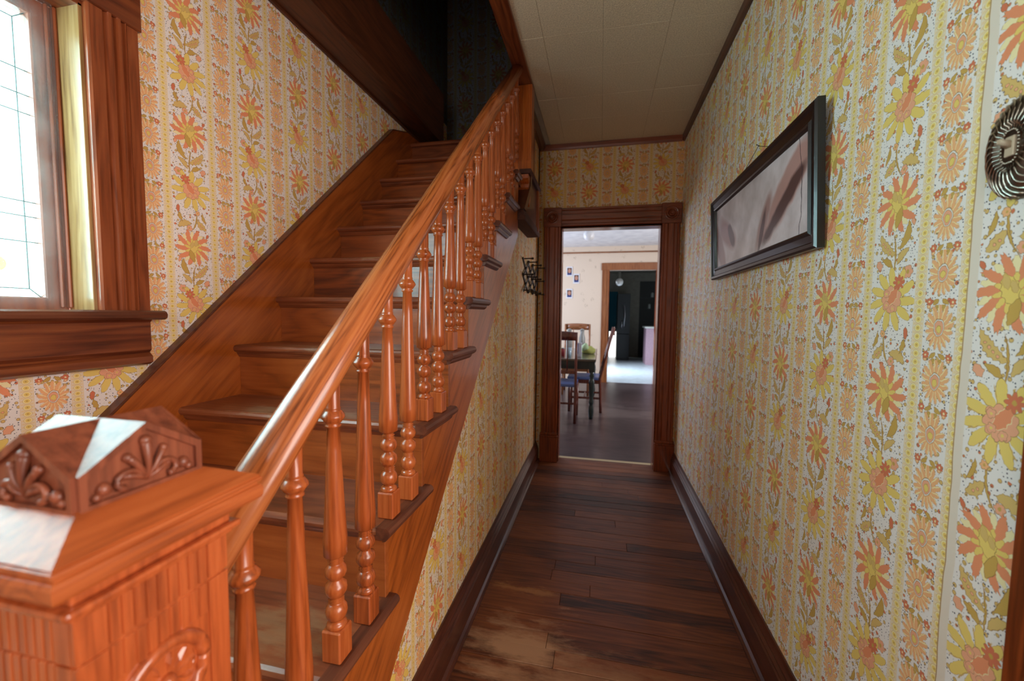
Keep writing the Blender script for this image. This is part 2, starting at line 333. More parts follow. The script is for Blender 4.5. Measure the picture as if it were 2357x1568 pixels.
M['dining_ceiling'] = plain('dining_ceiling_paint', (.88, .90, .95), .8)
M['black'] = plain('black_enamel', (.012, .013, .016), .25, 0, .3)
M['frame_black'] = plain('black_frame_lacquer', (.006, .007, .010), .28, 0, .15)
M['frame_brown'] = plain('brown_frame_lacquer', (.022, .008, .005), .34, 0, .1)
M['iron'] = plain('dark_walnut_rack', (.018, .010, .006), .5)
M['pewter'] = plain('aged_pewter', (.20, .17, .14), .30, 1.)
M['pewter_hi'] = plain('bright_pewter', (.50, .50, .44), .25, 1.)
M['ivory'] = plain('toggle_ivory', (.55, .45, .33), .35)
M['lead'] = plain('lead_came', (.16, .24, .25), .5, .3)
M['brass'] = plain('brass_strip', (.62, .50, .30), .35, .6)
M['lampglass'] = plain('opal_globe', (.85, .86, .88), .25, 0, .3)
M['chrome'] = plain('lamp_fitter', (.5, .48, .45), .3, 1.)
M['table_green'] = plain('dark_green_paint', (.008, .022, .022), .3, 0, .3)
M['table_top'] = wood('table_top_wood', (.03, .025, .018), (.09, .075, .055), (.15, .12, .09), 'X', rough=.2, coat=.5)
M['chair_wood'] = wood('mahogany', (.04, .008, .006), (.12, .024, .014), (.2, .045, .026), 'Z', rough=.25)
M['chair_oak'] = wood('oak_chair', (.12, .04, .015), (.28, .10, .035), (.38, .15, .06), 'X', rough=.3)
M['blue_seat'] = plain('blue_seat_vinyl', (.10, .16, .42), .3)
M['teal'] = plain('teal_curtain', (.012, .12, .17), .8)
M['fridge'] = plain('black_fridge', (.008, .010, .014), .55, 0, 0.)
M['handle'] = plain('fridge_handle', (.45, .45, .5), .3, .8)
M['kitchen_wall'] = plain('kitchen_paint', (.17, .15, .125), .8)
M['kitchen_dark'] = plain('doorway_shade_panel', (.02, .02, .02), .8)
M['kitchen_floor'] = plain('kitchen_lino', (.62, .70, .78), .35)
M['counter_pink'] = plain('pink_cabinet', (.62, .40, .50), .5)
M['counter_top'] = plain('white_worktop', (.85, .85, .82), .4)
M['photo_mount'] = plain('photo_mount_white', (.8, .8, .84), .6)
M['carton'] = plain('white_carton', (.62, .64, .78), .5); M['carton_blue'] = plain('blue_carton', (.06, .10, .40), .5)
M['greenstuff'] = plain('yellow_green_fabric', (.36, .38, .10), .8); M['greenpale'] = plain('pale_green_fabric', (.42, .58, .34), .8)
M['greyjar'] = plain('grey_jar', (.28, .29, .28), .3)
M['clearblue'] = plain('blue_tumbler', (.35, .50, .62), .1, 0, .5); M['redtin'] = plain('red_tin', (.45, .06, .07), .3)
M['daylit'] = plain('daylit_doorway_glass', (.9, .9, .9), .5, emit=(1, .99, .96), es=2.2)
def cream_wall():
    m, nt, b = newmat('cream_figured_paper'); N = nt.nodes; L = nt.links
    g = N.new('ShaderNodeNewGeometry'); v = N.new('ShaderNodeTexVoronoi'); v.inputs['Scale'].default_value = 6.5; L.new(g.outputs['Position'], v.inputs['Vector'])
    n = N.new('ShaderNodeTexNoise'); n.inputs['Scale'].default_value = 42; n.inputs['Detail'].default_value = 3; L.new(g.outputs['Position'], n.inputs[0])
    k = (X(nt, v.outputs['Distance'])*-1+.22).step(.1)*(X(nt, n.outputs['Fac'])-.53).step(.06)
    mx = N.new('ShaderNodeMix'); mx.data_type = 'RGBA'; L.new(k.v, mx.inputs['Factor']); mx.inputs['A'].default_value = (.80, .66, .52, 1); mx.inputs['B'].default_value = (.60, .48, .36, 1)
    L.new(mx.outputs['Result'], b.inputs['Base Color']); b.inputs['Roughness'].default_value = .7; return m
M['cream'] = cream_wall()
def tilemat():
    m, nt, b = newmat('textured_ceiling_tile'); N = nt.nodes; L = nt.links
    g = N.new('ShaderNodeNewGeometry'); n = N.new('ShaderNodeTexNoise'); n.inputs['Scale'].default_value = 160; n.inputs['Detail'].default_value = 4; L.new(g.outputs['Position'], n.inputs[0])
    cr = N.new('ShaderNodeValToRGB'); L.new(n.outputs['Fac'], cr.inputs[0]); cr.color_ramp.elements[0].color = (.56, .45, .33, 1); cr.color_ramp.elements[1].color = (.84, .70, .52, 1)
    cr.color_ramp.elements[0].position = .3; cr.color_ramp.elements[1].position = .7
    L.new(cr.outputs[0], b.inputs['Base Color']); b.inputs['Roughness'].default_value = .8
    bp = N.new('ShaderNodeBump'); bp.inputs['Strength'].default_value = .5; bp.inputs['Distance'].default_value = .003; L.new(n.outputs['Fac'], bp.inputs['Height']); L.new(bp.outputs[0], b.inputs['Normal']); return m
M['tile'] = tilemat()
def glassmat():
    m, nt, b = newmat('window_glass'); N = nt.nodes; L = nt.links
    t = N.new('ShaderNodeBsdfTransparent'); t.inputs[0].default_value = (.86, 1, .97, 1)
    gl = N.new('ShaderNodeBsdfGlossy'); gl.inputs['Roughness'].default_value = .05
    mx = N.new('ShaderNodeMixShader'); mx.inputs[0].default_value = .06; L.new(t.outputs[0], mx.inputs[1]); L.new(gl.outputs[0], mx.inputs[2])
    L.new(mx.outputs[0], N['Material Output'].inputs[0]); return m
M['glass'] = glassmat()
def tintglass(name, c):
    m, nt, b = newmat(name); N = nt.nodes
    t = N.new('ShaderNodeBsdfTransparent'); t.inputs[0].default_value = (*c, 1); nt.links.new(t.outputs[0], N['Material Output'].inputs[0]); return m
M['roundel'] = tintglass('amber_roundel_glass', (.8, .42, .30))
def printmat():
    """abstract lilac-grey print with soft rose and umber diagonal washes and one crack line"""
    m, nt, b = newmat('abstract_print'); N = nt.nodes; L = nt.links
    g = N.new('ShaderNodeTexCoord'); s = N.new('ShaderNodeSeparateXYZ'); L.new(g.outputs['Object'], s.inputs[0])
    nz = N.new('ShaderNodeTexNoise'); nz.inputs['Scale'].default_value = 9; nz.inputs['Detail'].default_value = 4; L.new(g.outputs['Object'], nz.inputs[0])
    w_ = X(nt, nz.outputs['Fac'])-.5
    a = X(nt, s.outputs[1]) ; z = X(nt, s.outputs[2])      # a: -0.5 (near the camera) .. 0.5 (far)
    cr = N.new('ShaderNodeValToRGB'); L.new(nz.outputs['Fac'], cr.inputs[0]); cr.color_ramp.elements[0].color = (.58, .50, .52, 1); cr.color_ramp.elements[1].color = (.88, .80, .86, 1); cr.color_ramp.elements[0].position = .3; cr.color_ramp.elements[1].position = .7
    c = cr.outputs[0]
    def paint(mask, col):
        nonlocal c
        mx = N.new('ShaderNodeMix'); mx.data_type = 'RGBA'; L.new(mask.v, mx.inputs['Factor']); L.new(c, mx.inputs['A']); mx.inputs['B'].default_value = (*col, 1); c = mx.outputs['Result']
    def blob(cx, cz, an, ln, wd, col, e, st=.9):
        x = a-cx; y = z-cz; ca, sa = math.cos(an), math.sin(an)
        p = (x*ca+y*sa)*(1/ln); q = (y*ca-x*sa)*(1/wd)
        d = (p*p+q*q).sqrt()*-1+1+w_*.9
        paint(d._m('MULTIPLY_ADD', 1/e, .5, clamp=True)*st, col)
    blob(-.34, .02, -.55, .24, .062, (.52, .28, .25), .3); blob(-.30, -.03, -.5, .20, .03, (.10, .05, .05), .4, .95); blob(-.13, -.05, -.9, .12, .035, (.40, .22, .20), .5)
    blob(-.12, -.075, -1.1, .09, .018, (.10, .05, .055), .35); blob(.33, .0, .5, .14, .055, (.40, .20, .19), .5); blob(.26, -.02, .9, .07, .03, (.12, .06, .06), .3); blob(.44, -.06, 1.0, .16, .05, (.36, .19, .17), .5)
    ck = ((z*14).cos()*.012+w_*.05+a+.43).abs().ma(-1, .002).step(.003); paint(ck, (.04, .03, .05))
    L.new(c, b.inputs['Base Color']); b.inputs['Roughness'].default_value = .35; return m
M['print'] = printmat()
M['jambpale'] = wood('glare_toned_jamb', (.14, .065, .022), (.34, .20, .075), (.5, .34, .16), 'Z', ring=16, rough=.3)  # bright reflection on the jamb put into a paler gold wood colour
def dusty():
    m, nt, b = newmat('dusty_storm_glass'); N = nt.nodes; L = nt.links
    g = N.new('ShaderNodeNewGeometry'); v = N.new('ShaderNodeTexVoronoi'); v.inputs['Scale'].default_value = 210; L.new(g.outputs['Position'], v.inputs['Vector'])
    n = N.new('ShaderNodeTexNoise'); n.inputs['Scale'].default_value = 14; L.new(g.outputs['Position'], n.inputs[0])
    sp = (X(nt, v.outputs['Distance'])*-1+.13).step(.05)
    f = (sp*.3 + X(nt, n.outputs['Fac'])*.10)._m('MINIMUM', .5)
    t = N.new('ShaderNodeBsdfTransparent'); d = N.new('ShaderNodeBsdfTranslucent'); d.inputs[0].default_value = (.8, .85, .85, 1)
    d2 = N.new('ShaderNodeBsdfDiffuse'); d2.inputs[0].default_value = (.7, .72, .7, 1); a = N.new('ShaderNodeMixShader'); a.inputs[0].default_value = .5; L.new(d.outputs[0], a.inputs[1]); L.new(d2.outputs[0], a.inputs[2])
    mx = N.new('ShaderNodeMixShader'); L.new(f.v, mx.inputs[0]); L.new(t.outputs[0], mx.inputs[1]); L.new(a.outputs[0], mx.inputs[2]); L.new(mx.outputs[0], N['Material Output'].inputs[0]); return m
M['dusty'] = dusty()
def portrait():
    m, nt, b = newmat('portrait_print'); N = nt.nodes; L = nt.links
    g = N.new('ShaderNodeTexCoord'); s = N.new('ShaderNodeSeparateXYZ'); L.new(g.outputs['Object'], s.inputs[0])
    x = X(nt, s.outputs[0]); z = X(nt, s.outputs[2])
    r = N.new('ShaderNodeRGB'); r.outputs[0].default_value = (.03, .02, .025, 1); c = r.outputs[0]
    for cx, cz, rx, rz, col in ((0, -.085, .055, .05, (.03, .05, .2)), (0, .012, .040, .055, (.10, .04, .02)), (0, 0, .030, .042, (.55, .28, .2))):
        d = (((x-cx)*(1/rx)).pow(2)+((z-cz)*(1/rz)).pow(2)).sqrt()*-1+1
        mx = N.new('ShaderNodeMix'); mx.data_type = 'RGBA'; L.new(d.step(.15).v, mx.inputs['Factor']); L.new(c, mx.inputs['A']); mx.inputs['B'].default_value = (*col, 1); c = mx.outputs['Result']
    L.new(c, b.inputs['Base Color']); b.inputs['Roughness'].default_value = .4; return m
M['portrait'] = portrait()

# ------------------------------------------------------------------ geometry helpers (all in world coordinates)
def mesh_from(name, verts, faces, smooth=False):
    me = bpy.data.meshes.new(name); me.from_pydata([tuple(v) for v in verts], [], faces); me.update()
    if smooth:
        for p in me.polygons: p.use_smooth = True
    return me
class B:
    """collects shapes in world space"""
    def __init__(s): s.bm = bmesh.new()
    def box(s, x0, x1, y0, y1, z0, z1, bev=0., seg=2):
        t = bmesh.new(); bmesh.ops.create_cube(t, size=1)
        for v in t.verts: v.co = Vector(((x0+x1)/2+v.co.x*(x1-x0), (y0+y1)/2+v.co.y*(y1-y0), (z0+z1)/2+v.co.z*(z1-z0)))
        if bev: bmesh.ops.bevel(t, geom=t.edges[:], offset=bev, segments=seg, affect='EDGES', profile=.6)
        return s._add(t)
    def _add(s, t):
        me = bpy.data.meshes.new('t'); t.to_mesh(me); t.free(); s.bm.from_mesh(me); bpy.data.meshes.remove(me); return s
    def prism(s, pts, axis, a, b):
        """pts: closed 2D outline in the two other axes (cyclic order), extruded along axis from a to b"""
        def P(p, t): return {'X': (t, p[0], p[1]), 'Y': (p[0], t, p[1]), 'Z': (p[0], p[1], t)}[axis]
        t = bmesh.new(); v0 = [t.verts.new(P(p, a)) for p in pts]; v1 = [t.verts.new(P(p, b)) for p in pts]; n = len(pts)
        t.faces.new(v0); t.faces.new(v1[::-1])
        for i in range(n): t.faces.new((v0[i], v1[i], v1[(i+1) % n], v0[(i+1) % n]))
        bmesh.ops.recalc_face_normals(t, faces=t.faces[:]); return s._add(t)
    def lathe(s, prof, cx, cy, z0=0., seg=16, axis='Z'):
        """prof: (r, h) pairs"""
        t = bmesh.new(); rings = []
        for r, h in prof:
            ring = []
            for i in range(seg):
                a = 2*PI*i/seg; c, d = r*math.cos(a), r*math.sin(a)
                ring.append(t.verts.new({'Z': (cx+c, cy+d, z0+h), 'X': (z0+h, cx+c, cy+d), 'Y': (cx+c, z0+h, cy+d)}[axis]))
            rings.append(ring)
        for i in range(len(rings)-1):
            for j in range(seg): t.faces.new((rings[i][j], rings[i][(j+1) % seg], rings[i+1][(j+1) % seg], rings[i+1][j]))
        t.faces.new(rings[0][::-1]); t.faces.new(rings[-1])
        bmesh.ops.recalc_face_normals(t, faces=t.faces[:])
        for f in t.faces: f.smooth = True
        return s._add(t)
    def tube(s, pts, r, seg=8, r1=None):
        pts = [Vector(p) for p in pts]; t = bmesh.new(); rings = []; n = len(pts)
        for i, p in enumerate(pts):
            d = (pts[min(i+1, n-1)]-pts[max(i-1, 0)]).normalized()
            a = d.cross(Vector((0, 0, 1)) if abs(d.z) < .9 else Vector((1, 0, 0))).normalized(); b_ = d.cross(a)
            rr = r if r1 is None else r+(r1-r)*i/(n-1)
            rings.append([t.verts.new(p+a*math.cos(2*PI*k/seg)*rr+b_*math.sin(2*PI*k/seg)*rr) for k in range(seg)])
        for i in range(n-1):
            for j in range(seg): t.faces.new((rings[i][j], rings[i][(j+1) % seg], rings[i+1][(j+1) % seg], rings[i+1][j]))
        t.faces.new(rings[0][::-1]); t.faces.new(rings[-1]); bmesh.ops.recalc_face_normals(t, faces=t.faces[:])
        for f in t.faces: f.smooth = True
        return s._add(t)
    def ball(s, c, r, sc=(1, 1, 1), seg=14):
        t = bmesh.new(); bmesh.ops.create_uvsphere(t, u_segments=seg, v_segments=seg//2+2, radius=r)
        for v in t.verts: v.co = Vector((c[0]+v.co.x*sc[0], c[1]+v.co.y*sc[1], c[2]+v.co.z*sc[2]))
        for f in t.faces: f.smooth = True
        return s._add(t)
    def loft(s, secs, closed_ends=True, smooth=True):
        t = bmesh.new(); rings = [[t.verts.new(p) for p in sec] for sec in secs]; n = len(rings[0])
        for i in range(len(rings)-1):
            for j in range(n):
                f = t.faces.new((rings[i][j], rings[i][(j+1) % n], rings[i+1][(j+1) % n], rings[i+1][j])); f.smooth = smooth
        if closed_ends: t.faces.new(rings[0][::-1]); t.faces.new(rings[-1])
        bmesh.ops.recalc_face_normals(t, faces=t.faces[:]); return s._add(t)
    def raw(s, verts, faces, smooth=False):
        t = bmesh.new(); v = [t.verts.new(p) for p in verts]
        for f in faces:
            q = t.faces.new([v[i] for i in f]); q.smooth = smooth
        bmesh.ops.recalc_face_normals(t, faces=t.faces[:]); return s._add(t)
    def rot(s, c, ang, axis):
        bmesh.ops.rotate(s.bm, cent=c, matrix=Matrix.Rotation(ang, 3, axis), verts=s.bm.verts[:]); return s
def world_loc(o):
    v = Vector((0, 0, 0))
    while o: v += o.location; o = o.parent
    return v
def obj(name, b, m, parent=None, origin=None, **props):
    base = world_loc(parent) if parent else Vector((0, 0, 0))
    if origin is None:
        cs = [v.co for v in b.bm.verts]
        mn = Vector([min(c[i] for c in cs) for i in range(3)]); mxx = Vector([max(c[i] for c in cs) for i in range(3)])
        origin = Vector(((mn.x+mxx.x)/2, (mn.y+mxx.y)/2, mn.z))
    origin = Vector(origin)
    for v in b.bm.verts: v.co -= origin
    me = bpy.data.meshes.new(name); b.bm.to_mesh(me); b.bm.free(); me.materials.append(M[m] if isinstance(m, str) else m)
    o = bpy.data.objects.new(name, me); C.objects.link(o); o.location = origin-base
    if parent: o.parent = parent
    for k, v in props.items(): o[k] = v
    return o
def thing(name, label, cat, loc, group=None):
    o = bpy.data.objects.new(name, None); o.empty_display_size = .1; C.objects.link(o); o.location = loc; o['label'] = label; o['category'] = cat
    if group: o['group'] = group
    return o
def structure(name, label, loc=(0, 0, 0), cat='structure'):
    o = bpy.data.objects.new(name, None); o.empty_display_size = .1; C.objects.link(o); o.location = loc; o['kind'] = 'structure'; o['label'] = label; o['category'] = cat; return o
def sobj(name, b, m, label, cat): return obj(name, b, m, None, kind='structure', label=label, category=cat)
def copy_tree(o, parent=None):
    c = o.copy(); C.objects.link(c); c.parent = parent
    for ch in list(o.children): copy_tree(ch, c)
    return c

# ================================================================== SETTING
XR, XL, XW, D, ZC = .6285, -.5405, -1.3685, 3.5613, 2.75
Y0 = -1.35
# right wall
wr = B(); wr.box(XR, XR+.10, .60, D+.12, 0, ZC+.2); wr.box(XR, XR+.10, Y0, -.35, 0, ZC+.2); wr.box(XR, XR+.10, -.35, .60, 2.12, ZC+.2)
sobj('wall_right', wr, 'wp_right', 'long right wall papered in orange and yellow floral stripes', 'wall')
# left wall around the window (window opening y -.16..0.862, z 1.29..2.11)
WY0, WY1, WZ0, WZ1 = -.10, .862, 1.290, 2.115
wl = B(); wl.box(XW-.14, XW, WY1, 3.6, 0, 4.3); wl.box(XW-.14, XW, Y0, WY0, 0, 4.3); wl.box(XW-.14, XW, WY0, WY1, 0, WZ0); wl.box(XW-.14, XW, WY0, WY1, WZ1, 4.3)
sobj('wall_left', wl, 'wp_left', 'left wall beside the stairs papered in pinkish floral stripes', 'wall')
# wall under the stairs / hall left wall
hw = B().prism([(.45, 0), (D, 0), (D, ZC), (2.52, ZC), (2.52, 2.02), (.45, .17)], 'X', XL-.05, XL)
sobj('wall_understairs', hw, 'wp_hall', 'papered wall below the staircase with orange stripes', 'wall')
# end wall with doorway
DX1, DX2, DH = -.3416, .4726, 2.05
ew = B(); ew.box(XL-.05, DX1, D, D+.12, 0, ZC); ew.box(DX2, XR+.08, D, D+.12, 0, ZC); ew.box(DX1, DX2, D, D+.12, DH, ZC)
sobj('wall_end', ew, 'wp_end', 'end wall above and beside the doorway in floral paper tinted for dim light', 'wall')
sobj('wall_parlour_far', B().box(2.6, 2.7, Y0, 1.6, 0, ZC), 'cream', 'cream papered wall of the front room beyond the right doorway', 'wall')
sobj('wall_parlour_side', B().box(XR+.10, 2.7, 1.5, 1.6, 0, ZC), 'cream', 'cream papered side wall of the front room', 'wall')
sobj('wall_parlour_near', B().box(XR+.10, 2.7, Y0-.1, Y0, 0, ZC), 'cream', 'cream papered near wall of the front room', 'wall')
sobj('floor_parlour', B().box(XR+.08, 2.7, Y0, 1.6, -.08, -.002), 'plank', 'dark board floor of the front room', 'floor')
sobj('ceiling_parlour', B().box(XR+.08, 2.7, Y0, 1.6, ZC, ZC+.1), 'plaster', 'plain ceiling of the front room', 'ceiling')
sobj('wall_front', B().box(XW-.1, XR+.1, Y0-.1, Y0, 0, ZC+.1), 'plaster', 'plaster wall behind the viewpoint', 'wall')
# stairwell upper shell
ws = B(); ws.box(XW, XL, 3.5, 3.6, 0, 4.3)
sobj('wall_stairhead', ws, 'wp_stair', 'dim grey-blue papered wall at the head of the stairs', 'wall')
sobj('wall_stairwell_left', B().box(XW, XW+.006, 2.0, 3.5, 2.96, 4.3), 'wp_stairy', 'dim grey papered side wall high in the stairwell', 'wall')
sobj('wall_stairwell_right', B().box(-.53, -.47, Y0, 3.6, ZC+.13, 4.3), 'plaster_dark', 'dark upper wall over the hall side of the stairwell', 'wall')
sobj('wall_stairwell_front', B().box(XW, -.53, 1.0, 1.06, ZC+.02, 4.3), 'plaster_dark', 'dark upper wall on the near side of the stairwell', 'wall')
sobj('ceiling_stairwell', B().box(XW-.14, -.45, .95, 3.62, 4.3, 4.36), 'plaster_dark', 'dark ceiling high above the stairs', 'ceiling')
sobj('ceiling_foyer', B().box(XW, -.45, Y0, 1.05, ZC, ZC+.1), 'plaster', 'plain ceiling over the foot of the stairs', 'ceiling')
# hall ceiling: backing + tiles
cl = sobj('ceiling', B().box(-.53, XR+.08, Y0, D+.12, ZC+.006, ZC+.12), 'plaster', 'hall ceiling of square cream textured tiles', 'ceiling')
xs = [-.45, -.325, -.020, .300, XR]; ys = [D-i*.311-.12 for i in range(-1, 16)]
ys = [3.5613, 3.13, 2.819, 2.508, 2.197, 1.886, 1.575, 1.264, .953, .642, .331, .02, -.291, -.602, -.913, -1.35]
for i in range(4):
    for j in range(len(ys)-1):
        dz = random.uniform(-.0008, .0004)
        obj('ceiling_tile', B().box(xs[i]+.0004, xs[i+1]-.0004, ys[j+1]+.0004, ys[j]-.0004, ZC+dz, ZC+.012, .0010, 1), 'tile', cl)
# floor + boards
fl = sobj('floor', B().box(XW-.1, XR+.08, Y0, D+.12, -.08, -.012), 'plank', 'worn dark board floor of the hall, boards laid crosswise', 'floor')
y = 3.68; i = 0
while y > Y0:
    wd = .0835; x0 = XL if y > .3 else XW
    jl = random.uniform(x0+.3, XR-.25)
    for (a, b_) in (((x0-.02, jl), (jl, XR)) if random.random() < .35 else ((x0-.02, XR),)):
        obj('floor_board', B().box(a+.0006, b_-.0006, y-wd+.0009, y-.0009, -.012, random.uniform(-.0018, 0), .0012, 1), 'plank', fl)
    y -= wd; i += 1

# baseboards: profile in (offset from wall, z)
def base_profile(d=1): return [(0, 0), (.045, 0), (.045, .008), (.038, .017), (.028, .022), (.027, .115), (.022, .122), (.024, .130), (.016, .142), (.018, .150), (.010, .164), (.006, .175), (0, .175)]
bb = structure('baseboard_right', 'dark brown moulded baseboard along the right wall', (XR, 2.1, 0), 'baseboard')
obj('board', B().prism([(XR-p, z) for p, z in base_profile()][::-1], 'Y', .72, D), 'darktrim_y', bb)
bb = structure('baseboard_left', 'dark brown moulded baseboard under the staircase wall', (XL, 2.1, 0), 'baseboard')
obj('board', B().prism([(XL+p, z) for p, z in base_profile()], 'Y', .46, D-.02), 'darktrim_y', bb)
# ceiling trims
tr = structure('trim_1', 'narrow dark trim where right wall meets ceiling', (XR, 2, ZC-.05), 'trim')
obj('moulding', B().prism([(XR-.022, ZC), (XR, ZC), (XR, ZC-.045), (XR-.012, ZC-.045), (XR-.018, ZC-.03)], 'Y', Y0, D), 'darktrim_y', tr)
tr = structure('trim_2', 'narrow dark trim where end wall meets ceiling', (0, D, ZC-.05), 'trim')
obj('moulding', B().prism([(D-.022, ZC), (D, ZC), (D, ZC-.045), (D-.012, ZC-.045), (D-.018, ZC-.03)], 'X', XL, XR-.02), 'darktrim_x', tr)
tr = structure('trim_3', 'dark ceiling trim beyond the stair end post', (XL, 3.1, ZC-.05), 'trim')
obj('moulding', B().prism([(XL, ZC), (XL+.052, ZC), (XL+.052, ZC-.02), (XL+.03, ZC-.045), (XL, ZC-.045)], 'Y', 2.68, D-.022), 'darktrim_y', tr)
# stair-opening edge beam (brown strip at ceiling)
tr = structure('trim_4', 'brown edge board along the stair opening in the ceiling', (-.48, 1.8, ZC-.03), 'trim')
obj('edge_board', B().box(-.532, -.446, Y0, 2.66, ZC-.018, ZC+.006, .003, 1), 'casing_y', tr)
obj('fascia', B().box(-.532, -.520, 1.06, 2.66, ZC+.006, ZC+.16, .002, 1), 'casing_y', tr)
# casing of a second doorway, right edge of the photograph
tr = structure('trim_5', 'dark door casing at the right edge beside the wallpaper', (XR-.01, .66, 0), 'trim')
obj('side_casing', B().box(XR-.028, XR, .60, .722, 0, 2.12, .004, 1), 'darktrim_z', tr)
obj('side_casing', B().box(XR-.028, XR, -.472, -.35, 0, 2.12, .004, 1), 'darktrim_z', tr)
obj('head_casing', B().box(XR-.030, XR, -.48, .73, 2.12, 2.26, .004, 1), 'darktrim_y', tr)

# doorway casing at the hall end -------------------------------------------------
dr = structure('door_1', 'moulded red-brown casing around the doorway to the dining room', (.06, D, 0), 'doorway')
CX1, CX2, CZ = -.4959, .6184, 2.2173
def casing_profile(w):   # (across, out)
    return [(0, 0), (0, .020), (.006*w/.15, .026), (.016*w/.15, .026), (.024*w/.15, .018), (.045*w/.15, .018), (.055*w/.15, .027), (.095*w/.15, .027), (.105*w/.15, .018), (.126*w/.15, .018), (.134*w/.15, .026), (.144*w/.15, .026), (w, .020), (w, 0)]
ZB = DH+.006
w_ = .150
obj('side_casing', B().prism([(CX1+.004+a, D-o) for a, o in casing_profile(w_-.006)], 'Z', .26, ZB), 'darktrim_z', dr)
obj('side_casing', B().prism([(CX2-.142+a, D-o) for a, o in casing_profile(w_-.010)], 'Z', .26, ZB), 'darktrim_z', dr)
obj('head_casing', B().prism([(D-o, ZB+.004+a) for a, o in casing_profile(.154)], 'X', CX1+.155, CX2-.150), 'darktrim_x', dr)
for cx in (CX1, CX2-.150):
    cb_ = obj('corner_block', B().box(cx, cx+.154, D-.034, D, ZB, CZ+.002, .003, 1), 'darktrim_x', dr)
    ring = B(); 
    for r_, t_ in ((.056, .006), (.040, .011), (.022, .016)):
        ring.lathe([(r_, 0), (r_, -t_*.6), (r_*.93, -t_), (r_*.80, -t_), (r_*.74, -t_*.3)], cx+.077, (ZB+CZ)/2, D-.034, 28, 'Y')
    obj('rosette', ring, 'darktrim_x', cb_)
for cx in (CX1-.006, CX2-.148):
    b = B(); b.box(cx, cx+.158, D-.040, D, 0, .225, .003, 1); b.box(cx-.002, cx+.160, D-.044, D, .225, .238, .003, 1); b.box(cx+.003, cx+.155, D-.034, D, .238, .262, .004, 1)
    obj('plinth_block', b, 'darktrim_z', dr)
# jambs and head lining, threshold
b = B(); b.box(DX1-.012, DX1+.006, D, D+.12, 0, DH); obj('jamb', b, 'darktrim_z', dr)
b = B(); b.box(DX2-.006, DX2+.012, D, D+.12, 0, DH); obj('jamb', b, 'darktrim_z', dr)
obj('head_jamb', B().box(DX1-.012, DX2+.012, D, D+.12, DH-.006, DH+.012), 'darktrim_x', dr)
obj('threshold', B().prism([(D+.10, 0), (D+.115, .006), (D+.13, .006), (D+.145, 0)], 'X', DX1+.006, DX2-.006), 'brass', dr, label='pale metal threshold strip')

# window ------------------------------------------------------------------------
wd = structure('window_1', 'leaded glass window left of the stairs with moulded pine casing', (XW, .38, WZ0), 'window')
XC = XW+.024
cp = [(0, 0), (0, .018), (.004, .024), (.034, .024), (.038, .017), (.044, .030), (.052, .030), (.056, .019), (.062, .019), (.066, .030), (.074, .030), (.078, .019), (.084, .019), (.088, .028), (.093, .024), (.121, .024), (.127, .016), (.127, 0)]
obj('side_casing', B().prism([(XW+o, WY1+a) for a, o in cp], 'Z', WZ0+.015, 2.122), 'casing', wd)
obj('side_casing', B().prism([(XW+o, WY0-a) for a, o in cp][::-1], 'Z', WZ0+.015, 2.122), 'casing', wd)
hd = obj('head_casing', B().box(XW, XW+.030, WY0-.135, .992, 2.120, 2.27, .003, 1), 'casing_y', wd)
for cy in (.925, -.165):                              # carved swirls on the head blocks
    b = B()
    for s in (-1, 1):
        for r0, ph in ((.034, 0), (.020, .6)):
            pts = [(XW+.030, cy+s*(.012+r0*(1-t*.55)*math.cos(ph+t*4.6))*.9, 2.196+r0*(1-t*.55)*math.sin(ph+t*4.6)) for t in [k/14 for k in range(15)]]
            b.tube(pts, .0045, 6, .0015)
    b.ball((XW+.030, cy, 2.19), .010, (.5, 1, 1), 10)
    obj('carving', b, 'carved', hd)
obj('stool', B().prism([(XW-.04, WZ0-.012), (XW+.046, WZ0-.012), (XW+.056, WZ0-.006), (XW+.058, WZ0+.003), (XW+.054, WZ0+.011), (XW+.046, WZ0+.0155), (XW-.04, WZ0+.0155)], 'Y', WY0-.15, 1.008), 'nosing', wd, label='dark window stool with a chipped paler end')
obj('apron', B().prism([(XW, 1.141), (XW+.014, 1.141), (XW+.026, 1.148), (XW+.026, 1.166), (XW+.018, 1.174), (XW+.014, 1.178), (XW+.022, 1.186), (XW+.022, 1.270), (XW+.030, 1.279), (XW, 1.279)], 'Y', WY0-.12, .983), 'casing_y', wd)
for yy in (WY1-.004, WY0+.004):
    b = B().box(XW-.085, XW+.004, yy-.004 if yy > .3 else yy-.006, yy+.006, WZ0+.015, WZ1, .001, 1)
    obj('jamb', b, 'jambpale', wd)
obj('head_jamb', B().box(XW-.085, XW+.004, WY0, WY1, WZ1-.006, WZ1+.006), 'casing_y', wd)
XS = XW-.085
sash = B(); sash.box(XS-.035, XS, WY1-.056, WY1-.008, WZ0+.012, WZ1-.006, .003, 1); sash.box(XS-.035, XS, WY0+.008, WY0+.056, WZ0+.012, WZ1-.006, .003, 1)
sash.box(XS-.035, XS, WY0+.05, WY1-.05, WZ0+.010, 1.338, .003, 1); sash.box(XS-.035, XS, WY0+.05, WY1-.05, 2.067, WZ1-.006, .003, 1)
sh = obj('sash', sash, 'casing', wd, label='brown sash frame seen behind dusty glass')
b = B()
for (x0, x1) in ((XS, XS+.010),): b.box(x0, x1, WY1-.030, WY1-.022, WZ0+.02, WZ1-.006, .003, 1); b.box(x0, x1+.006, WY1-.016, WY1-.008, WZ0+.02, WZ1-.006, .003, 1)
obj('glazing_bead', b, 'casing', sh)
XG = XS-.020
obj('glass_pane', B().box(XG-.002, XG+.002, WY0+.052, WY1-.052, 1.334, 2.071), 'glass', wd)
obj('inner_pane', B().box(XS+.020, XS+.022, WY0+.010, WY1-.022, WZ0+.016, WZ1-.008), 'dusty', wd, label='dusty inner glass pane')
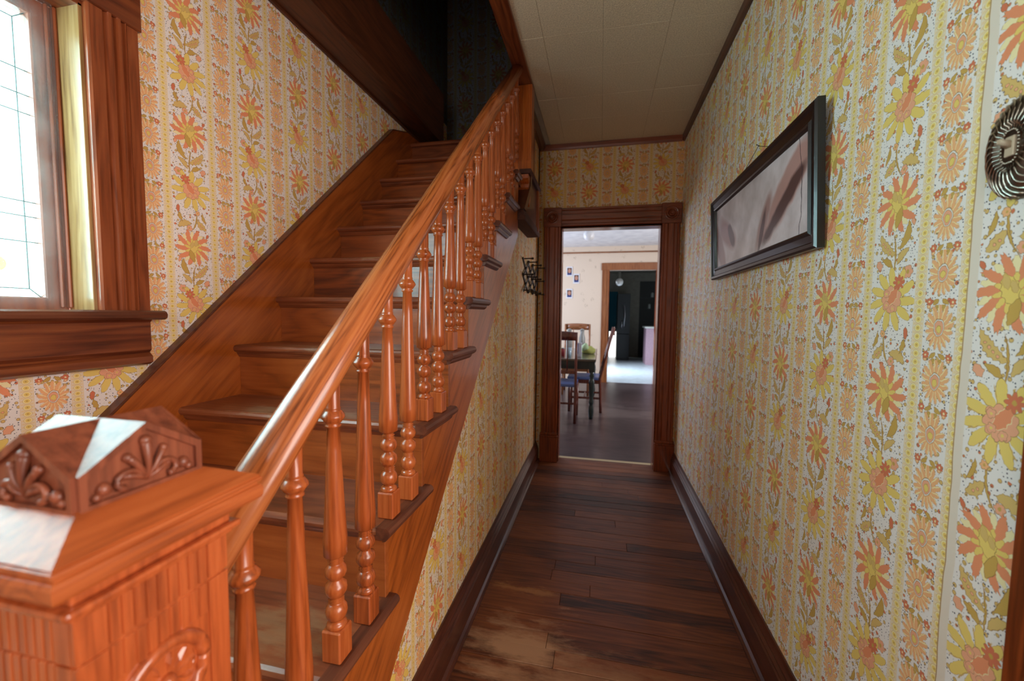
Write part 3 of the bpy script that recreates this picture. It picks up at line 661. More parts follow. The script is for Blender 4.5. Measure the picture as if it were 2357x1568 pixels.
b = B(); GY0, GY1, GZ0, GZ1 = WY0+.052, WY1-.052, 1.334, 2.071
def came(b, p, q, r=.0015): b.tube([(XG, *p), (XG, *q)], r, 6)
iy0, iy1, iz0, iz1 = GY0+.026, GY1-.026, GZ0+.026, GZ1-.026
for p, q in (((iy0, iz0), (iy1, iz0)), ((iy0, iz1), (iy1, iz1)), ((iy0, iz0), (iy0, iz1)), ((iy1, iz0), (iy1, iz1)), ((GY0, GZ0), (iy0, iz0)), ((GY1, GZ0), (iy1, iz0)), ((GY0, GZ1), (iy0, iz1)), ((GY1, GZ1), (iy1, iz1))): came(b, p, q)
for z in (1.922, 1.860, 1.813, 1.586, 1.548, 1.482): came(b, (GY1, z), (GY1-.14, z)); came(b, (GY0, z), (GY0+.14, z))
for yy in (GY0+.14, GY1-.14): came(b, (yy, iz0), (yy, iz1))
for k in range(20):
    a0, a1 = 2*PI*k/20, 2*PI*(k+1)/20
    came(b, (.375+.2*math.cos(a0), 1.70+.24*math.sin(a0)), (.375+.2*math.cos(a1), 1.70+.24*math.sin(a1)))
came(b, (.375, iz0), (.375, 1.46)); came(b, (.375, 1.94), (.375, iz1)); came(b, (GY0+.14, 1.70), (.175, 1.70)); came(b, (.575, 1.70), (GY1-.14, 1.70))
obj('lead_came', b, 'lead', wd)
obj('roundel', B().lathe([(.020, 0), (.020, .004), (.012, .007)], .722, 1.420, XG+.001, 20, 'X'), 'roundel', wd, label='small amber glass roundel')

# ================================================================== STAIRCASE
NY = lambda k: 1.0501+.2106*k
NZ = lambda k: .9897+.19*k
st = thing('staircase', 'varnished orange pine staircase climbing beside the left wall', 'staircase', (-.93, .3, 0))
XSK = -1.3405; XE = -.4694
KS = list(range(-4, 7))
for k in KS:
    y, z = NY(k), NZ(k); near = k == -4
    xe = -.60 if near else XE
    # tread: rounded front nosing, profile in (y, z)
    T = .027
    pr = [(y+.245, z), (y+.012, z), (y+.004, z-.003), (y, z-.010), (y+.001, z-.018), (y+.006, z-.025), (y+.012, z-T), (y+.245, z-T)]
    x1 = xe if near else xe-.036
    t = obj('tread', B().prism(pr, 'X', XSK, x1), 'tread', st)
    if not near:   # return nosing with mitred end
        yb = y+.2589 if k < 6 else y+.115
        xp = [(xe-.036, z), (xe-.010, z), (xe-.003, z-.004), (xe, z-.012), (xe-.002, z-.020), (xe-.010, z-T), (xe-.036, z-T)]
        rn = B().prism(xp, 'Y', y, yb)
        obj('return_nosing', rn, 'nosing', t)
        sc = [(xe-.030, z-T), (xe-.012, z-T), (xe-.014, z-T-.008), (xe-.022, z-T-.016), (xe-.030, z-T-.018)]
        obj('scotia', B().prism(sc, 'Y', y+.018, yb-.02), 'nosing', t)
    obj('scotia', B().prism([(y+.014, z-T), (y+.030, z-T), (y+.030, z-T-.020), (y+.024, z-T-.018), (y+.017, z-T-.008)], 'X', XSK, xe-.03), 'tread', t)
    zb = 0 if k == -4 else NZ(k-1)
    obj('riser', B().box(XSK, xe-.028, y+.028, y+.044, zb-.01 if zb else 0, z-T, .001, 1), 'pine_x', st)
# last riser and landing
k = 7; y, z = NY(k), NZ(k)
obj('riser', B().box(XSK, XL-.05, y+.028, y+.044, NZ(6)-.01, z-.027), 'pine_x', st)
pr = [(y+.245, z), (y+.012, z), (y+.004, z-.003), (y, z-.010), (y+.001, z-.018), (y+.006, z-.025), (y+.012, z-.027), (y+.245, z-.027)]
t = obj('tread', B().prism(pr, 'X', XSK, XL-.05), 'tread', st)
y, z = NY(8), NZ(8)
obj('riser', B().box(XSK, XL-.05, y+.028, y+.044, NZ(7)-.01, z-.027), 'tread', st)
pr = [(3.5, z), (y+.012, z), (y+.002, z-.006), (y, z-.014), (y+.006, z-.025), (y+.012, z-.027), (3.5, z-.027)]
obj('landing', B().prism(pr, 'X', XSK, XL-.05), 'tread', st)
# wall skirt
sk = [(.10, 0), (.10, .222+.905*.10+.02), (.885, 1.023), (2.487, 2.487), (2.70, 2.560), (3.5, 2.60), (3.5, 0)]
obj('wall_skirt', B().prism(sk, 'X', XW, XSK), 'pine_slope', st, label='wide sloping skirt board on the papered wall')
cap = B().prism([(.885-.7, 1.023-.7*.905), (2.487, 2.487), (2.70, 2.560), (2.70, 2.566), (2.485, 2.494), (.885-.704, 1.029-.7*.905)], 'X', XW, XSK+.003)
obj('skirt_cap', cap, 'nosing', st)
# outer stringer
pts = []
for k in range(-3, 7):
    pts += [(NY(k)+.044, NZ(k-1)-.027), (NY(k)+.044, NZ(k)-.027)]
pts.append((2.44, NZ(6)-.027))
low = lambda yy: .383+.905*(yy-.895)
pts.append((2.44, low(2.44))); pts.append((.40, max(0, low(.40)))); 
pts = [(.40, .10)] + pts[:-1] + [(.475, 0), (.40, 0)]
obj('outer_stringer', B().prism(pts, 'X', XL-.02, XE-.029), 'pine_slope', st, label='smooth sloping stringer below the tread ends')

# ---- railing
rl = thing('stair_railing', 'round-topped oak handrail with turned balusters on the stairs', 'railing', (-.505, 1.4, .42))
RZ = lambda yy: 1.120+.885*(yy-.584)
XBAL = -.505
def rail_section(yy, ztop=None):
    # mushroom section, vertical cut (perpendicular to y)
    c = []
    for (a, h) in ((-.016, -.044), (.016, -.044), (.021, -.034), (.030, -.024), (.0355, -.006), (.034, .012), (.027, .027), (.014, .037), (0, .040), (-.014, .037), (-.027, .027), (-.034, .012), (-.0355, -.006), (-.030, -.024), (-.021, -.034)):
        c.append((XBAL+a, yy, RZ(yy)+h))
    return c
obj('handrail', B().loft([rail_section(yy) for yy in (.388, .9, 1.4, 1.9, 2.40)]), 'oak_rail', rl)
def baluster_mesh(i):
    k = -3 + i//2; yy = NY(k)+.062+.1053*(i % 2); z0 = NZ(k); top = RZ(yy)-.036-z0; bz = RZ(yy)-.112-z0
    b = B(); s = .0212
    b.box(XBAL-s, XBAL+s, yy-s, yy+s, z0, z0+.066, .003, 1)
    pf = [(.0175, .064), (.0205, .070), (.0175, .076), (.0118, .080), (.0150, .082), (.0200, .090), (.0215, .099), (.0195, .108), (.0140, .115), (.0108, .117), (.0155, .119), (.0108, .121), (.0155, .124), (.0108, .127), (.0150, .130),
          (.0205, .139), (.0215, .147), (.0195, .156), (.0112, .163), (.0112, .165), (.0195, .173), (.0210, .181), (.0190, .189), (.0135, .196), (.0108, .198), (.0155, .200), (.0108, .203), (.0155, .206), (.0108, .209), (.0150, .212), (.0165, .214), (.0225, .217), (.0228, .250)]
    h0 = .250; h1 = bz-.020
    for t in (.2, .4, .6, .8, 1): pf.append((.0225+(.0118-.0225)*t**.9, h0+(h1-h0)*t))
    pf += [(.0150, h1+.002), (.0150, h1+.005), (.0125, h1+.007), (.0170, h1+.012), (.0222, bz), (.0215, bz+.004), (.0160, bz+.012), (.0130, bz+.015), (.0148, bz+.017), (.0130, bz+.020), (.0135, top-.01), (.0130, top+.010)]
    b.lathe(pf, XBAL, yy, z0, 18)
    obj('baluster', b, 'oak_z', rl, origin=(XBAL, yy, z0))
for i in range(0, 19): baluster_mesh(i)

# ---- newel post
NX, NYc = -.5085, .3185
nw = thing('newel_post', 'square carved oak newel post with cross-gabled finial at stair foot', 'newel post', (NX, NYc, 0))
def ringbox(b, h, z0, z1, bev=.002): b.box(NX-h, NX+h, NYc-h, NYc+h, z0, z1, bev, 2)
HB = .073; CORE = .068
b = B(); ringbox(b, .0712, 0, 1.045, .0005)
obj('shaft', b, 'newel', nw)
b = B(); ringbox(b, .092, 0, .14, .003); ringbox(b, .086, .14, .17, .006); obj('base', b, 'newel', nw)
def face_T(side):
    """returns function mapping (a across, z, out) to world, for the four faces: 0:+x 1:-y 2:-x 3:+y"""
    def F(a, z, o):
        o2 = CORE+o
        return {0: (NX+o2, NYc+a, z), 1: (NX+a, NYc-o2, z), 2: (NX-o2, NYc-a, z), 3: (NX-a, NYc+o2, z)}[side]
    return F
def fbox(b, F, a0, a1, z0, z1, o0, o1, bev=.001):
    p = Vector(F(a0, z0, o0)); q = Vector(F(a1, z1, o1))
    b.box(min(p.x, q.x), max(p.x, q.x), min(p.y, q.y), max(p.y, q.y), p.z, q.z, bev, 1)
ZG = .996
for side in range(4):
    F = face_T(side)
    # corner stiles and frieze/field of reeds between them
    b = B()
    we = .0735 if side % 2 == 0 else .0678
    for s in (-1, 1):
        b = B(); fbox(b, F, s*we, s*.049, .17, ZG-.0016, .0, .0055, .0008 if side % 2 == 0 else 0); fbox(b, F, s*we, s*.049, ZG+.0016, 1.046, .0, .0055, .0008 if side % 2 == 0 else 0)
        obj('corner_stile', b, 'newel', nw)
    b = B()
    n = 9
    for k in range(n):
        a = -.0425+.085*k/(n-1)
        fbox(b, F, a-.0047, a+.0047, ZG+.0015, 1.042, .0, .0055, .0012)
        zt = ZG-.0015; zb_ = max(.958-.0*abs(a), .916+math.sqrt(max(0, .046**2-a*a)))
        fbox(b, F, a-.0047, a+.0047, zb_, zt, .0, .0050, .0012)
        zb2 = .916-math.sqrt(max(0, .046**2-a*a)); fbox(b, F, a-.0047, a+.0047, .45, zb2, .0, .0050, .0012)
    obj('reeding', b, 'newel', nw)
    # rosette: ring, petals, hub
    b = B()
    ring = [F(.0405*math.cos(t), .916+.0405*math.sin(t), .003) for t in [2*PI*k/36 for k in range(37)]]
    b.tube(ring, .0075, 10)
    ring = [F(.030*math.cos(t), .916+.030*math.sin(t), .001) for t in [2*PI*k/36 for k in range(37)]]
    b.tube(ring, .0030, 6)
    ro = obj('rosette', b, 'newel', nw)
    b = B()
    for k in range(10):
        t = 2*PI*(k+.3)/10; dt = 2*PI/10*.42
        vs = [F(.008*math.cos(t), .916+.008*math.sin(t), .002), F(.029*math.cos(t-dt), .916+.029*math.sin(t-dt), .000), F(.030*math.cos(t), .916+.030*math.sin(t), .005), F(.029*math.cos(t+dt), .916+.029*math.sin(t+dt), .000), F(.018*math.cos(t), .916+.018*math.sin(t), .0065)]
        b.raw(vs, [(0, 1, 4), (1, 2, 4), (2, 3, 4), (3, 0, 4)])
    obj('petal_ring', b, 'newel', ro)
    b = B(); c = F(0, .916, .004); b.ball(c, .0085, (1, 1, 1), 12); obj('hub', b, 'newel', ro)
# neck mouldings
b = B(); ringbox(b, .0785, 1.040, 1.047, .003); ringbox(b, .0845, 1.046, 1.054, .0035); obj('neck_moulding', b, 'newel', nw)
b = B(); ringbox(b, .0760, 1.054, 1.075, .002); ringbox(b, .0840, 1.068, 1.0755, .003); obj('frieze', b, 'newel', nw)
# cap slab
b = B()
sq = lambda hh, zz: [(NX-hh, NYc-hh, zz), (NX+hh, NYc-hh, zz), (NX+hh, NYc+hh, zz), (NX-hh, NYc+hh, zz)]
b.loft([sq(hh, zz) for hh, zz in ((.082, 1.0735), (.096, 1.0735), (.0995, 1.0755), (.1010, 1.079), (.1010, 1.088), (.0990, 1.0915), (.0965, 1.0930), (.0965, 1.0955), (.0995, 1.0965), (.1005, 1.0985), (.1000, 1.1010), (.0980, 1.1020), (.0985, 1.1035), (.0980, 1.1045))], True, False)
cpo = obj('cap_slab', b, 'oak_y', nw)
h, g, zt, zb_ = .099, .057, 1.1265, 1.104
vs = [(NX+sx*h, NYc+sy*h, zb_) for sx, sy in ((-1, -1), (1, -1), (1, 1), (-1, 1))] + [(NX+sx*g, NYc+sy*g, zt) for sx, sy in ((-1, -1), (1, -1), (1, 1), (-1, 1))]
obj('cap_slope', B().raw(vs, [(0, 1, 5, 4), (1, 2, 6, 5), (2, 3, 7, 6), (3, 0, 4, 7), (4, 5, 6, 7), (0, 3, 2, 1)]), 'oak_y', cpo)
# cross-gabled finial
g = .0565; zk, zg, z0 = 1.1570, 1.1935, 1.122
K = [(NX+sx*g, NYc+sy*g) for sx, sy in ((1, -1), (1, 1), (-1, 1), (-1, -1))]
G = [(NX+g, NYc), (NX, NYc+g), (NX-g, NYc), (NX, NYc-g)]     # +x, +y, -x, -y
vs = [(*k, z0) for k in K] + [(*k, zk) for k in K] + [(*q, zg) for q in G] + [(NX, NYc, zg)]
fs = [(0, 1, 5, 8, 4), (1, 2, 6, 9, 5), (2, 3, 7, 10, 6), (3, 0, 4, 11, 7), (3, 2, 1, 0), (4, 8, 12), (8, 5, 12), (5, 9, 12), (9, 6, 12), (6, 10, 12), (10, 7, 12), (7, 11, 12), (11, 4, 12)]
fi = obj('finial', B().raw(vs, fs), 'carved', nw, label='cross-gabled finial with carved leaf gables')
for side in range(4):
    def F(a, z, o, side=side):
        o2 = g+o
        return {0: (NX+o2, NYc+a, z), 1: (NX+a, NYc-o2, z), 2: (NX-o2, NYc-a, z), 3: (NX-a, NYc+o2, z)}[side]
    b = B()   # raised frame of the pentagon
    pent = [(-.0505, 1.1285), (.0505, 1.1285), (.0505, 1.1525), (0, 1.1865), (-.0505, 1.1525)]
    outp = [(-.0565, 1.123), (.0565, 1.123), (.0565, 1.1575), (0, 1.1935), (-.0565, 1.1575)]
    n = 5; vv = [F(a, z, .0) for a, z in outp] + [F(a, z, .004) for a, z in outp] + [F(a, z, .004) for a, z in pent] + [F(a, z, .0) for a, z in pent]
    ff = []
    for i in range(5):
        j = (i+1) % 5; ff += [(i, j, 5+j, 5+i), (5+i, 5+j, 10+j, 10+i), (10+i, 10+j, 15+j, 15+i)]
    b.raw(vv, ff); obj('gable_frame', b, 'carved', fi)
    b = B()   # carved leaf: central palmette, two side scrolls
    for an, ln, wd_ in ((0, .040, .0055), (.42, .032, .0045), (-.42, .032, .0045), (.85, .022, .004), (-.85, .022, .004)):
        sec = []
        pts = [F(math.sin(an*(1+.3*t))*ln*t, 1.1345+math.cos(an*(1+.3*t))*ln*t, .0015+.003*math.sin(PI*t)) for t in [q/7 for q in range(8)]]
        for q in range(7):
            pass
        t_ = bmesh.new()
        b.tube(pts, wd_*.35, 8, wd_*.95)
        b.ball(pts[-1], wd_*1.05, (1, 1, 1), 10)
        t_.free()
    for s in (-1, 1):
        pts = []
        for q in range(18):
            t = q/17; th_ = PI*.95-t*4.4; rr = .0135*(1-.55*t)
            pts.append(F(s*(.019+rr*math.cos(th_)), 1.1385+rr*math.sin(th_)*.9, .0035))
        b.tube(pts, .0026, 6, .0038)
        b.ball(F(s*.037, 1.139, .001), .0065, (1, 1, 1), 8)
        b.ball(F(s*.043, 1.133, .001), .0045, (1, 1, 1), 8)
    obj('leaf_carving', b, 'carved', fi)

# ---- panelled box, corbel and post where the stairs turn
pb = thing('stair_end_panel', 'dark panelled box with orange post where the stairs meet ceiling', 'panelling', (-.505, 2.8, 1.9))
XF = -.452
obj('panel', B().prism([(2.44, 1.93), (2.95, 1.93), (2.95, 2.19), (2.635, 2.19), (2.60, 2.08)], 'X', XL, XF-.016), 'panelwood', pb)
obj('stile', B().box(XL, XF, 2.94, 2.99, 1.90, 2.192, .002, 1), 'darktrim_z', pb)
obj('front_rail', B().prism([(2.40, 1.93), (2.47, 1.93), (2.645, 2.10), (2.66, 2.19), (2.62, 2.19), (2.60, 2.12)], 'X', XL, XF), 'panelwood', pb)
obj('cap_moulding', B().prism([(XL, 2.190), (XF+.000, 2.190), (XF+.004, 2.198), (XF+.008, 2.202), (XF+.010, 2.212), (XF+.007, 2.218), (XL, 2.218)], 'Y', 2.565, 3.0), 'boxdark', pb)
obj('base_moulding', B().prism([(XL, 1.872), (XF-.002, 1.872), (XF+.003, 1.878), (XF+.002, 1.896), (XF-.006, 1.904), (XF-.008, 1.930), (XL, 1.930)], 'Y', 2.42, 3.0), 'boxdark', pb)
obj('corbel', B().prism([(2.600, 1.99), (2.572, 2.03), (2.568, 2.06), (2.584, 2.07), (2.584, 2.078), (2.560, 2.10), (2.556, 2.12), (2.574, 2.132), (2.550, 2.155), (2.546, 2.178), (2.64, 2.178), (2.64, 2.04)], 'X', XL+.008, XF-.006), 'postwood', pb, label='orange scrolled corbel under the post')
b = B(); b.box(-.533, -.446, 2.575, 2.660, 2.218, ZC-.018, .003, 1)
for xx in (-.517, -.505, -.474, -.462): b.box(xx-.0035, xx+.0035, 2.571, 2.577, 2.27, ZC-.03, .001, 1)
obj('post', b, 'postwood', pb, label='bright orange fluted post')
obj('upper_panel', B().box(XL, XL+.012, 2.66, 2.99, 2.222, ZC-.045), 'panelwood', pb)
obj('upper_stile', B().box(XL, XL+.040, 2.99, 3.05, 1.88, ZC-.045, .002, 1), 'darktrim_z', pb)
# ---- header beam of the upper floor along the left wall
hb = thing('header_beam', 'nearly black boxed beam over the stairs along the papered wall', 'beam', (-1.28, 2, 2.6))
obj('soffit_board', B().box(XW+.001, -1.2, 1.06, 3.0, 2.597, 2.615, .002, 1), 'beamdark', hb)
obj('face_board', B().box(-1.215, -1.197, 1.06, 3.0, 2.590, 2.955, .002, 1), 'beamdark', hb)
obj('top_board', B().box(XW+.001, -1.2, 1.06, 3.0, 2.94, 2.955), 'beamdark', hb)
obj('end_board', B().box(XW+.001, -1.2, 2.985, 3.001, 2.60, 2.95), 'beamdark', hb)
obj('edge_bead', B().box(XW+.001, XW+.016, 1.06, 2.99, 2.583, 2.598, .003, 1), 'beamdark', hb)

# ================================================================== WALL THINGS
# framed picture, top leaning out from the wall
pf = thing('framed_picture', 'wide dark lacquered frame with a pale lilac print on the right wall', 'picture', (XR-.012, 1.90, 1.508))
PY0, PY1, PZ0, PZ1 = 1.338, 2.460, 1.508, 1.930
FW_ = .062
lean = R(2.6)
def lp(b): return b.rot(Vector((XR-.004, 1.9, PZ0)), -lean, 'Y')
def frame_bar(horizontal, lo, hi, inner_at, outer_at):
    """mitred moulding bar; profile steps from outer edge to inner edge"""
    prof = [(0, 0), (0, -.020), (.10, -.026), (.26, -.026), (.34, -.019), (.70, -.016), (.82, -.022), (.92, -.020), (1.0, -.010), (1.0, 0)]
    s0, s1 = [], []
    for t, o in prof:
        c = outer_at+(inner_at-outer_at)*t; d = abs(inner_at-outer_at)*t; x = XR-.006+o
        if horizontal: s0.append((x, lo+d, c)); s1.append((x, hi-d, c))
        else: s0.append((x, c, lo+d)); s1.append((x, c, hi-d))
    return lp(B().loft([s0, s1], True, False))
obj('frame_side', frame_bar(True, PY0, PY1, PZ1-FW_, PZ1), 'frame_brown', pf)
obj('frame_side', frame_bar(True, PY0, PY1, PZ0+FW_, PZ0), 'frame_brown', pf)
obj('frame_side', frame_bar(False, PZ0, PZ1, PY0+FW_, PY0), 'frame_black', pf)
obj('frame_side', frame_bar(False, PZ0, PZ1, PY1-FW_, PY1), 'frame_black', pf)
p = lp(B().box(XR-.014, XR-.008, PY0+FW_-.004, PY1-FW_+.004, PZ0+FW_-.004, PZ1-FW_+.004))
obj('print', p, 'print', pf, origin=(XR-.02, (PY0+PY1)/2, (PZ0+PZ1)/2), label='pale lilac abstract print with rose and umber washes')
obj('backing', lp(B().box(XR-.008, XR-.004, PY0+.01, PY1-.01, PZ0+.01, PZ1-.01)), 'frame_black', pf)
obj('hanging_wire', B().tube([(XR-.016, 2.16, 1.915), (XR-.006, 1.905, 2.012), (XR-.016, 1.66, 1.915)], .0012, 6), 'iron', pf)
nl = thing('picture_nail', 'small nail holding the picture wire above the frame', 'nail', (XR, 1.905, 2.006))
obj('shank', B().tube([(XR+.004, 1.905, 2.010), (XR-.012, 1.905, 2.018)], .0013, 6), 'iron', nl); obj('head', B().lathe([(.003, 0), (.003, -.0012)], 1.905, 2.0181, XR-.0118, 10, 'X'), 'iron', nl)
# oval switch plate
SY, SZ, SA, SB = .787, 1.572, .052, .080
sp_ = thing('switch_plate', 'oval fluted pewter light switch plate at the right edge', 'switch plate', (XR, SY, SZ-SB))
def dome(rho): return .021*math.sqrt(max(0, 1-rho**2.6))*1.0+.004
vs, fs = [], []; NR, NA = 8, 150
for i in range(NR+1):
    rho = 1-.0*i-i/NR*.70
    for j in range(NA):
        t = 2*PI*j/NA
        sw = -.55*math.sin(PI*(1-rho)*1.35); fl = 0
        o = dome(rho)*(.75 if rho < .45 else 1)+fl
        if i == 0: o = .0
        vs.append((XR-o, SY+SA*rho*math.cos(t), SZ+SB*rho*math.sin(t)))
for i in range(NR):
    for j in range(NA): fs.append((i*NA+j, i*NA+(j+1) % NA, (i+1)*NA+(j+1) % NA, (i+1)*NA+j))
fs.append(tuple(NR*NA+j for j in range(NA)))
obj('plate', B().raw(vs, fs, True), 'pewter', sp_)
b = B()
for k in range(30):
    t0 = 2*PI*k/30
    pts = []
    for q in range(12):
        rho = .99-q/11*.64; t = t0-3.2*max(0, rho-.62)**2
        pts.append((XR-dome(rho)*(.75 if rho < .45 else 1)-.0012, SY+SA*rho*math.cos(t), SZ+SB*rho*math.sin(t)))
    b.tube(pts, .0017, 6, .0007)
obj('flute_ridges', b, 'pewter_hi', sp_)
b = B()
for k in range(30):
    t = 2*PI*k/30; b.ball((XR-.0215, SY+.0135*math.cos(t)*(1+.12*abs(math.sin(2*t))), SZ+.024*math.sin(t)*(1+.12*abs(math.sin(2*t)))), .0018, seg=8)
obj('bead_ring', b, 'pewter_hi', sp_)
b = B(); b.box(XR-.0225, XR-.016, SY-.0075, SY+.0075, SZ-.015, SZ+.015, .001, 1); obj('toggle_slot', b, 'ivory', sp_)
b = B(); b.loft([[(XR-.02, SY-.0045, SZ-.004), (XR-.02, SY+.0045, SZ-.004), (XR-.02, SY+.0045, SZ+.006), (XR-.02, SY-.0045, SZ+.006)], [(XR-.036, SY-.003, SZ+.005), (XR-.036, SY+.003, SZ+.005), (XR-.036, SY+.003, SZ+.011), (XR-.036, SY-.003, SZ+.011)]]); obj('toggle', b, 'ivory', sp_, label='pale ivory toggle lever')
for s in (-1, 1): obj('screw', B().ball((XR-.018, SY, SZ+s*.036), .0030, (.6, 1, 1), 8), 'iron', sp_)
# accordion peg rack on the understairs wall
rk = thing('peg_rack', 'dark wooden accordion peg rack on the wall before the doorway', 'peg rack', (XL, 3.1, 1.48))
ry0, ry1, rz0, rz1 = 2.82, 3.42, 1.475, 1.695; n = 3; dy = (ry1-ry0)/n; zm = (rz0+rz1)/2
segs = []
for i in range(n):
    ya, yb = ry0+i*dy, ry0+(i+1)*dy
    segs += [((ya, rz1), (yb, zm)), ((ya, zm), (yb, rz0)), ((ya, rz0), (yb, zm)), ((ya, zm), (yb, rz1))]
for idx, (p, q) in enumerate(segs):
    d = Vector((0, q[0]-p[0], q[1]-p[1])); ln = d.length; an = math.atan2(d.z, d.y)
    off = .006 if idx % 4 < 2 else .013
    b = B().box(XL+off-.004, XL+off+.003, -ln/2-.012, ln/2+.012, -.009, .009, .002, 1)
    bmesh.ops.rotate(b.bm, cent=Vector((XL, 0, 0)), matrix=Matrix.Rotation(an, 3, 'X'), verts=b.bm.verts[:])
    bmesh.ops.translate(b.bm, vec=Vector((0, (p[0]+q[0])/2, (p[1]+q[1])/2)), verts=b.bm.verts[:])
    obj('slat', b, 'iron', rk)
for i in range(n+1):
    for z in (rz0, zm, rz1):
        if random.random() < 2:
            yy = ry0+i*dy
            obj('peg', B().lathe([(.0045, 0), (.0045, .05), (.0075, .054), (.008, .062), (.005, .068)], yy, z, XL+.012, 10, 'X'), 'iron', rk)

# ================================================================== DINING ROOM
DY0, DY1, DZC = D+.12, 8.05, 2.62
sobj('floor_dining', B().box(-2.6, 2.3, DY0, DY1+.06, -.08, -.002), 'plank_far', 'grey worn board floor of the dining room', 'floor')
sobj('ceiling_dining', B().box(-2.6, 2.3, DY0, DY1+.1, DZC, DZC+.08), 'dining_ceiling', 'pale blue-white dining room ceiling', 'ceiling')
sobj('wall_dining_left', B().box(-2.6, -2.52, DY0, DY1, 0, DZC), 'cream', 'cream papered left wall of the dining room', 'wall')
sobj('wall_dining_right', B().box(2.22, 2.3, DY0, DY1, 0, DZC), 'cream', 'cream papered right wall of the dining room', 'wall')
b = B(); b.box(-2.6, XL-.05, DY0-.02, DY0+.04, 0, DZC); b.box(XR+.08, 2.3, DY0-.02, DY0+.04, 0, DZC)
sobj('wall_dining_near', b, 'cream', 'cream wall on the hall side of the dining room', 'wall')
KX1, KX2, KH = .150, 1.018, 2.165
b = B(); b.box(-2.6, KX1, DY1, DY1+.12, 0, DZC); b.box(KX2, 2.5, DY1, DY1+.12, 0, DZC); b.box(KX1, KX2, DY1, DY1+.12, KH, DZC)
sobj('wall_dining_far', b, 'cream', 'cream wall with small brown sprigs and three photographs', 'wall')
tr = structure('trim_6', 'thin brown picture rail below the dining room ceiling', (0, DY1, 2.49), 'trim')
obj('rail', B().box(-2.5, 2.2, DY1-.02, DY1, 2.492, 2.516, .003, 1), 'chair_oak', tr)
dr2 = structure('door_2', 'plain orange wood casing around the kitchen doorway', (.58, DY1, 0), 'doorway')
obj('side_casing', B().prism([(KX1-.13+a, DY1-o) for a, o in casing_profile(.13)], 'Z', 0, KH), 'casing_far', dr2)
obj('side_casing', B().prism([(KX2+a, DY1-o) for a, o in casing_profile(.13)], 'Z', 0, KH), 'casing_far', dr2)
obj('head_casing', B().box(KX1-.145, KX2+.145, DY1-.032, DY1, KH, KH+.135, .004, 1), 'casing_far', dr2)
for xx in (KX1-.006, KX2-.006): obj('jamb', B().box(xx, xx+.012, DY1, DY1+.12, 0, KH), 'newel', dr2)
# photographs
for (cx, cz, lab) in ((-.605, 2.150, 'white-mounted portrait photograph, topmost of the three'), (-.470, 2.010, 'white-mounted portrait photograph, rightmost of the three'), (-.600, 1.720, 'white-mounted portrait photograph, lowest of the three')):
    ph = thing('photograph', lab, 'photograph', (cx, DY1, cz-.09), 'portrait photographs on the dining room wall')
    ph['label'] = lab
    obj('mount', B().box(cx-.062, cx+.062, DY1-.010, DY1, cz-.095, cz+.095, .002, 1), 'photo_mount', ph)
    obj('print', B().box(cx-.042, cx+.042, DY1-.012, DY1-.010, cz-.068, cz+.068), 'portrait', ph, origin=(cx, DY1-.011, cz+.01))
def globe(x, y, z, r, ceil, lab):
    g_ = thing('globe_lamp', lab, 'ceiling lamp', (x, y, ceil))
    obj('shade', B().lathe([(r*.42, r*.92), (r*.75, r*.70), (r*.97, r*.28), (r, 0), (r*.93, -r*.38), (r*.70, -r*.73), (r*.38, -r*.94), (.004, -r)], x, y, z, 20), 'lampglass', g_)
    obj('fitter', B().lathe([(.010, ceil-z), (r*.55, ceil-z), (r*.6, ceil-z-.012), (r*.30, r*1.05), (r*.44, r*.98), (r*.44, r*.86)], x, y, z, 16), 'chrome', g_)
globe(-.195, 6.35, 2.515, .085, DZC, 'white opal globe lamp on the dining room ceiling')
# dining table
tb = thing('dining_table', 'dark green dining table with turned legs and a grey-brown top', 'table', (-.55, 5.9, 0))
TX0, TX1, TY0, TY1 = -1.12, -.035, 5.08, 6.75
obj('table_top', B().box(TX0, TX1, TY0, TY1, .730, .760, .008, 2), 'table_top', tb)
b = B(); b.box(TX0+.06, TX1-.06, TY0+.05, TY0+.07, .63, .73); b.box(TX0+.06, TX1-.06, TY1-.07, TY1-.05, .63, .73); b.box(TX0+.05, TX0+.07, TY0+.06, TY1-.06, .63, .73); b.box(TX1-.07, TX1-.05, TY0+.06, TY1-.06, .63, .73)
obj('apron', b, 'table_green', tb)
for lx in (TX0+.05, TX1-.05):
    for ly in (TY0+.06, TY1-.06):
        b = B(); b.box(lx-.036, lx+.036, ly-.036, ly+.036, .60, .73, .003, 1)
        b.lathe([(.022, 0), (.030, .03), (.034, .10), (.028, .16), (.022, .18), (.030, .20), (.030, .22), (.024, .24), (.030, .34), (.036, .46), (.030, .50), (.022, .52), (.034, .545), (.022, .57), (.036, .60)], lx, ly, 0, 14)
        obj('leg', b, 'table_green', tb)
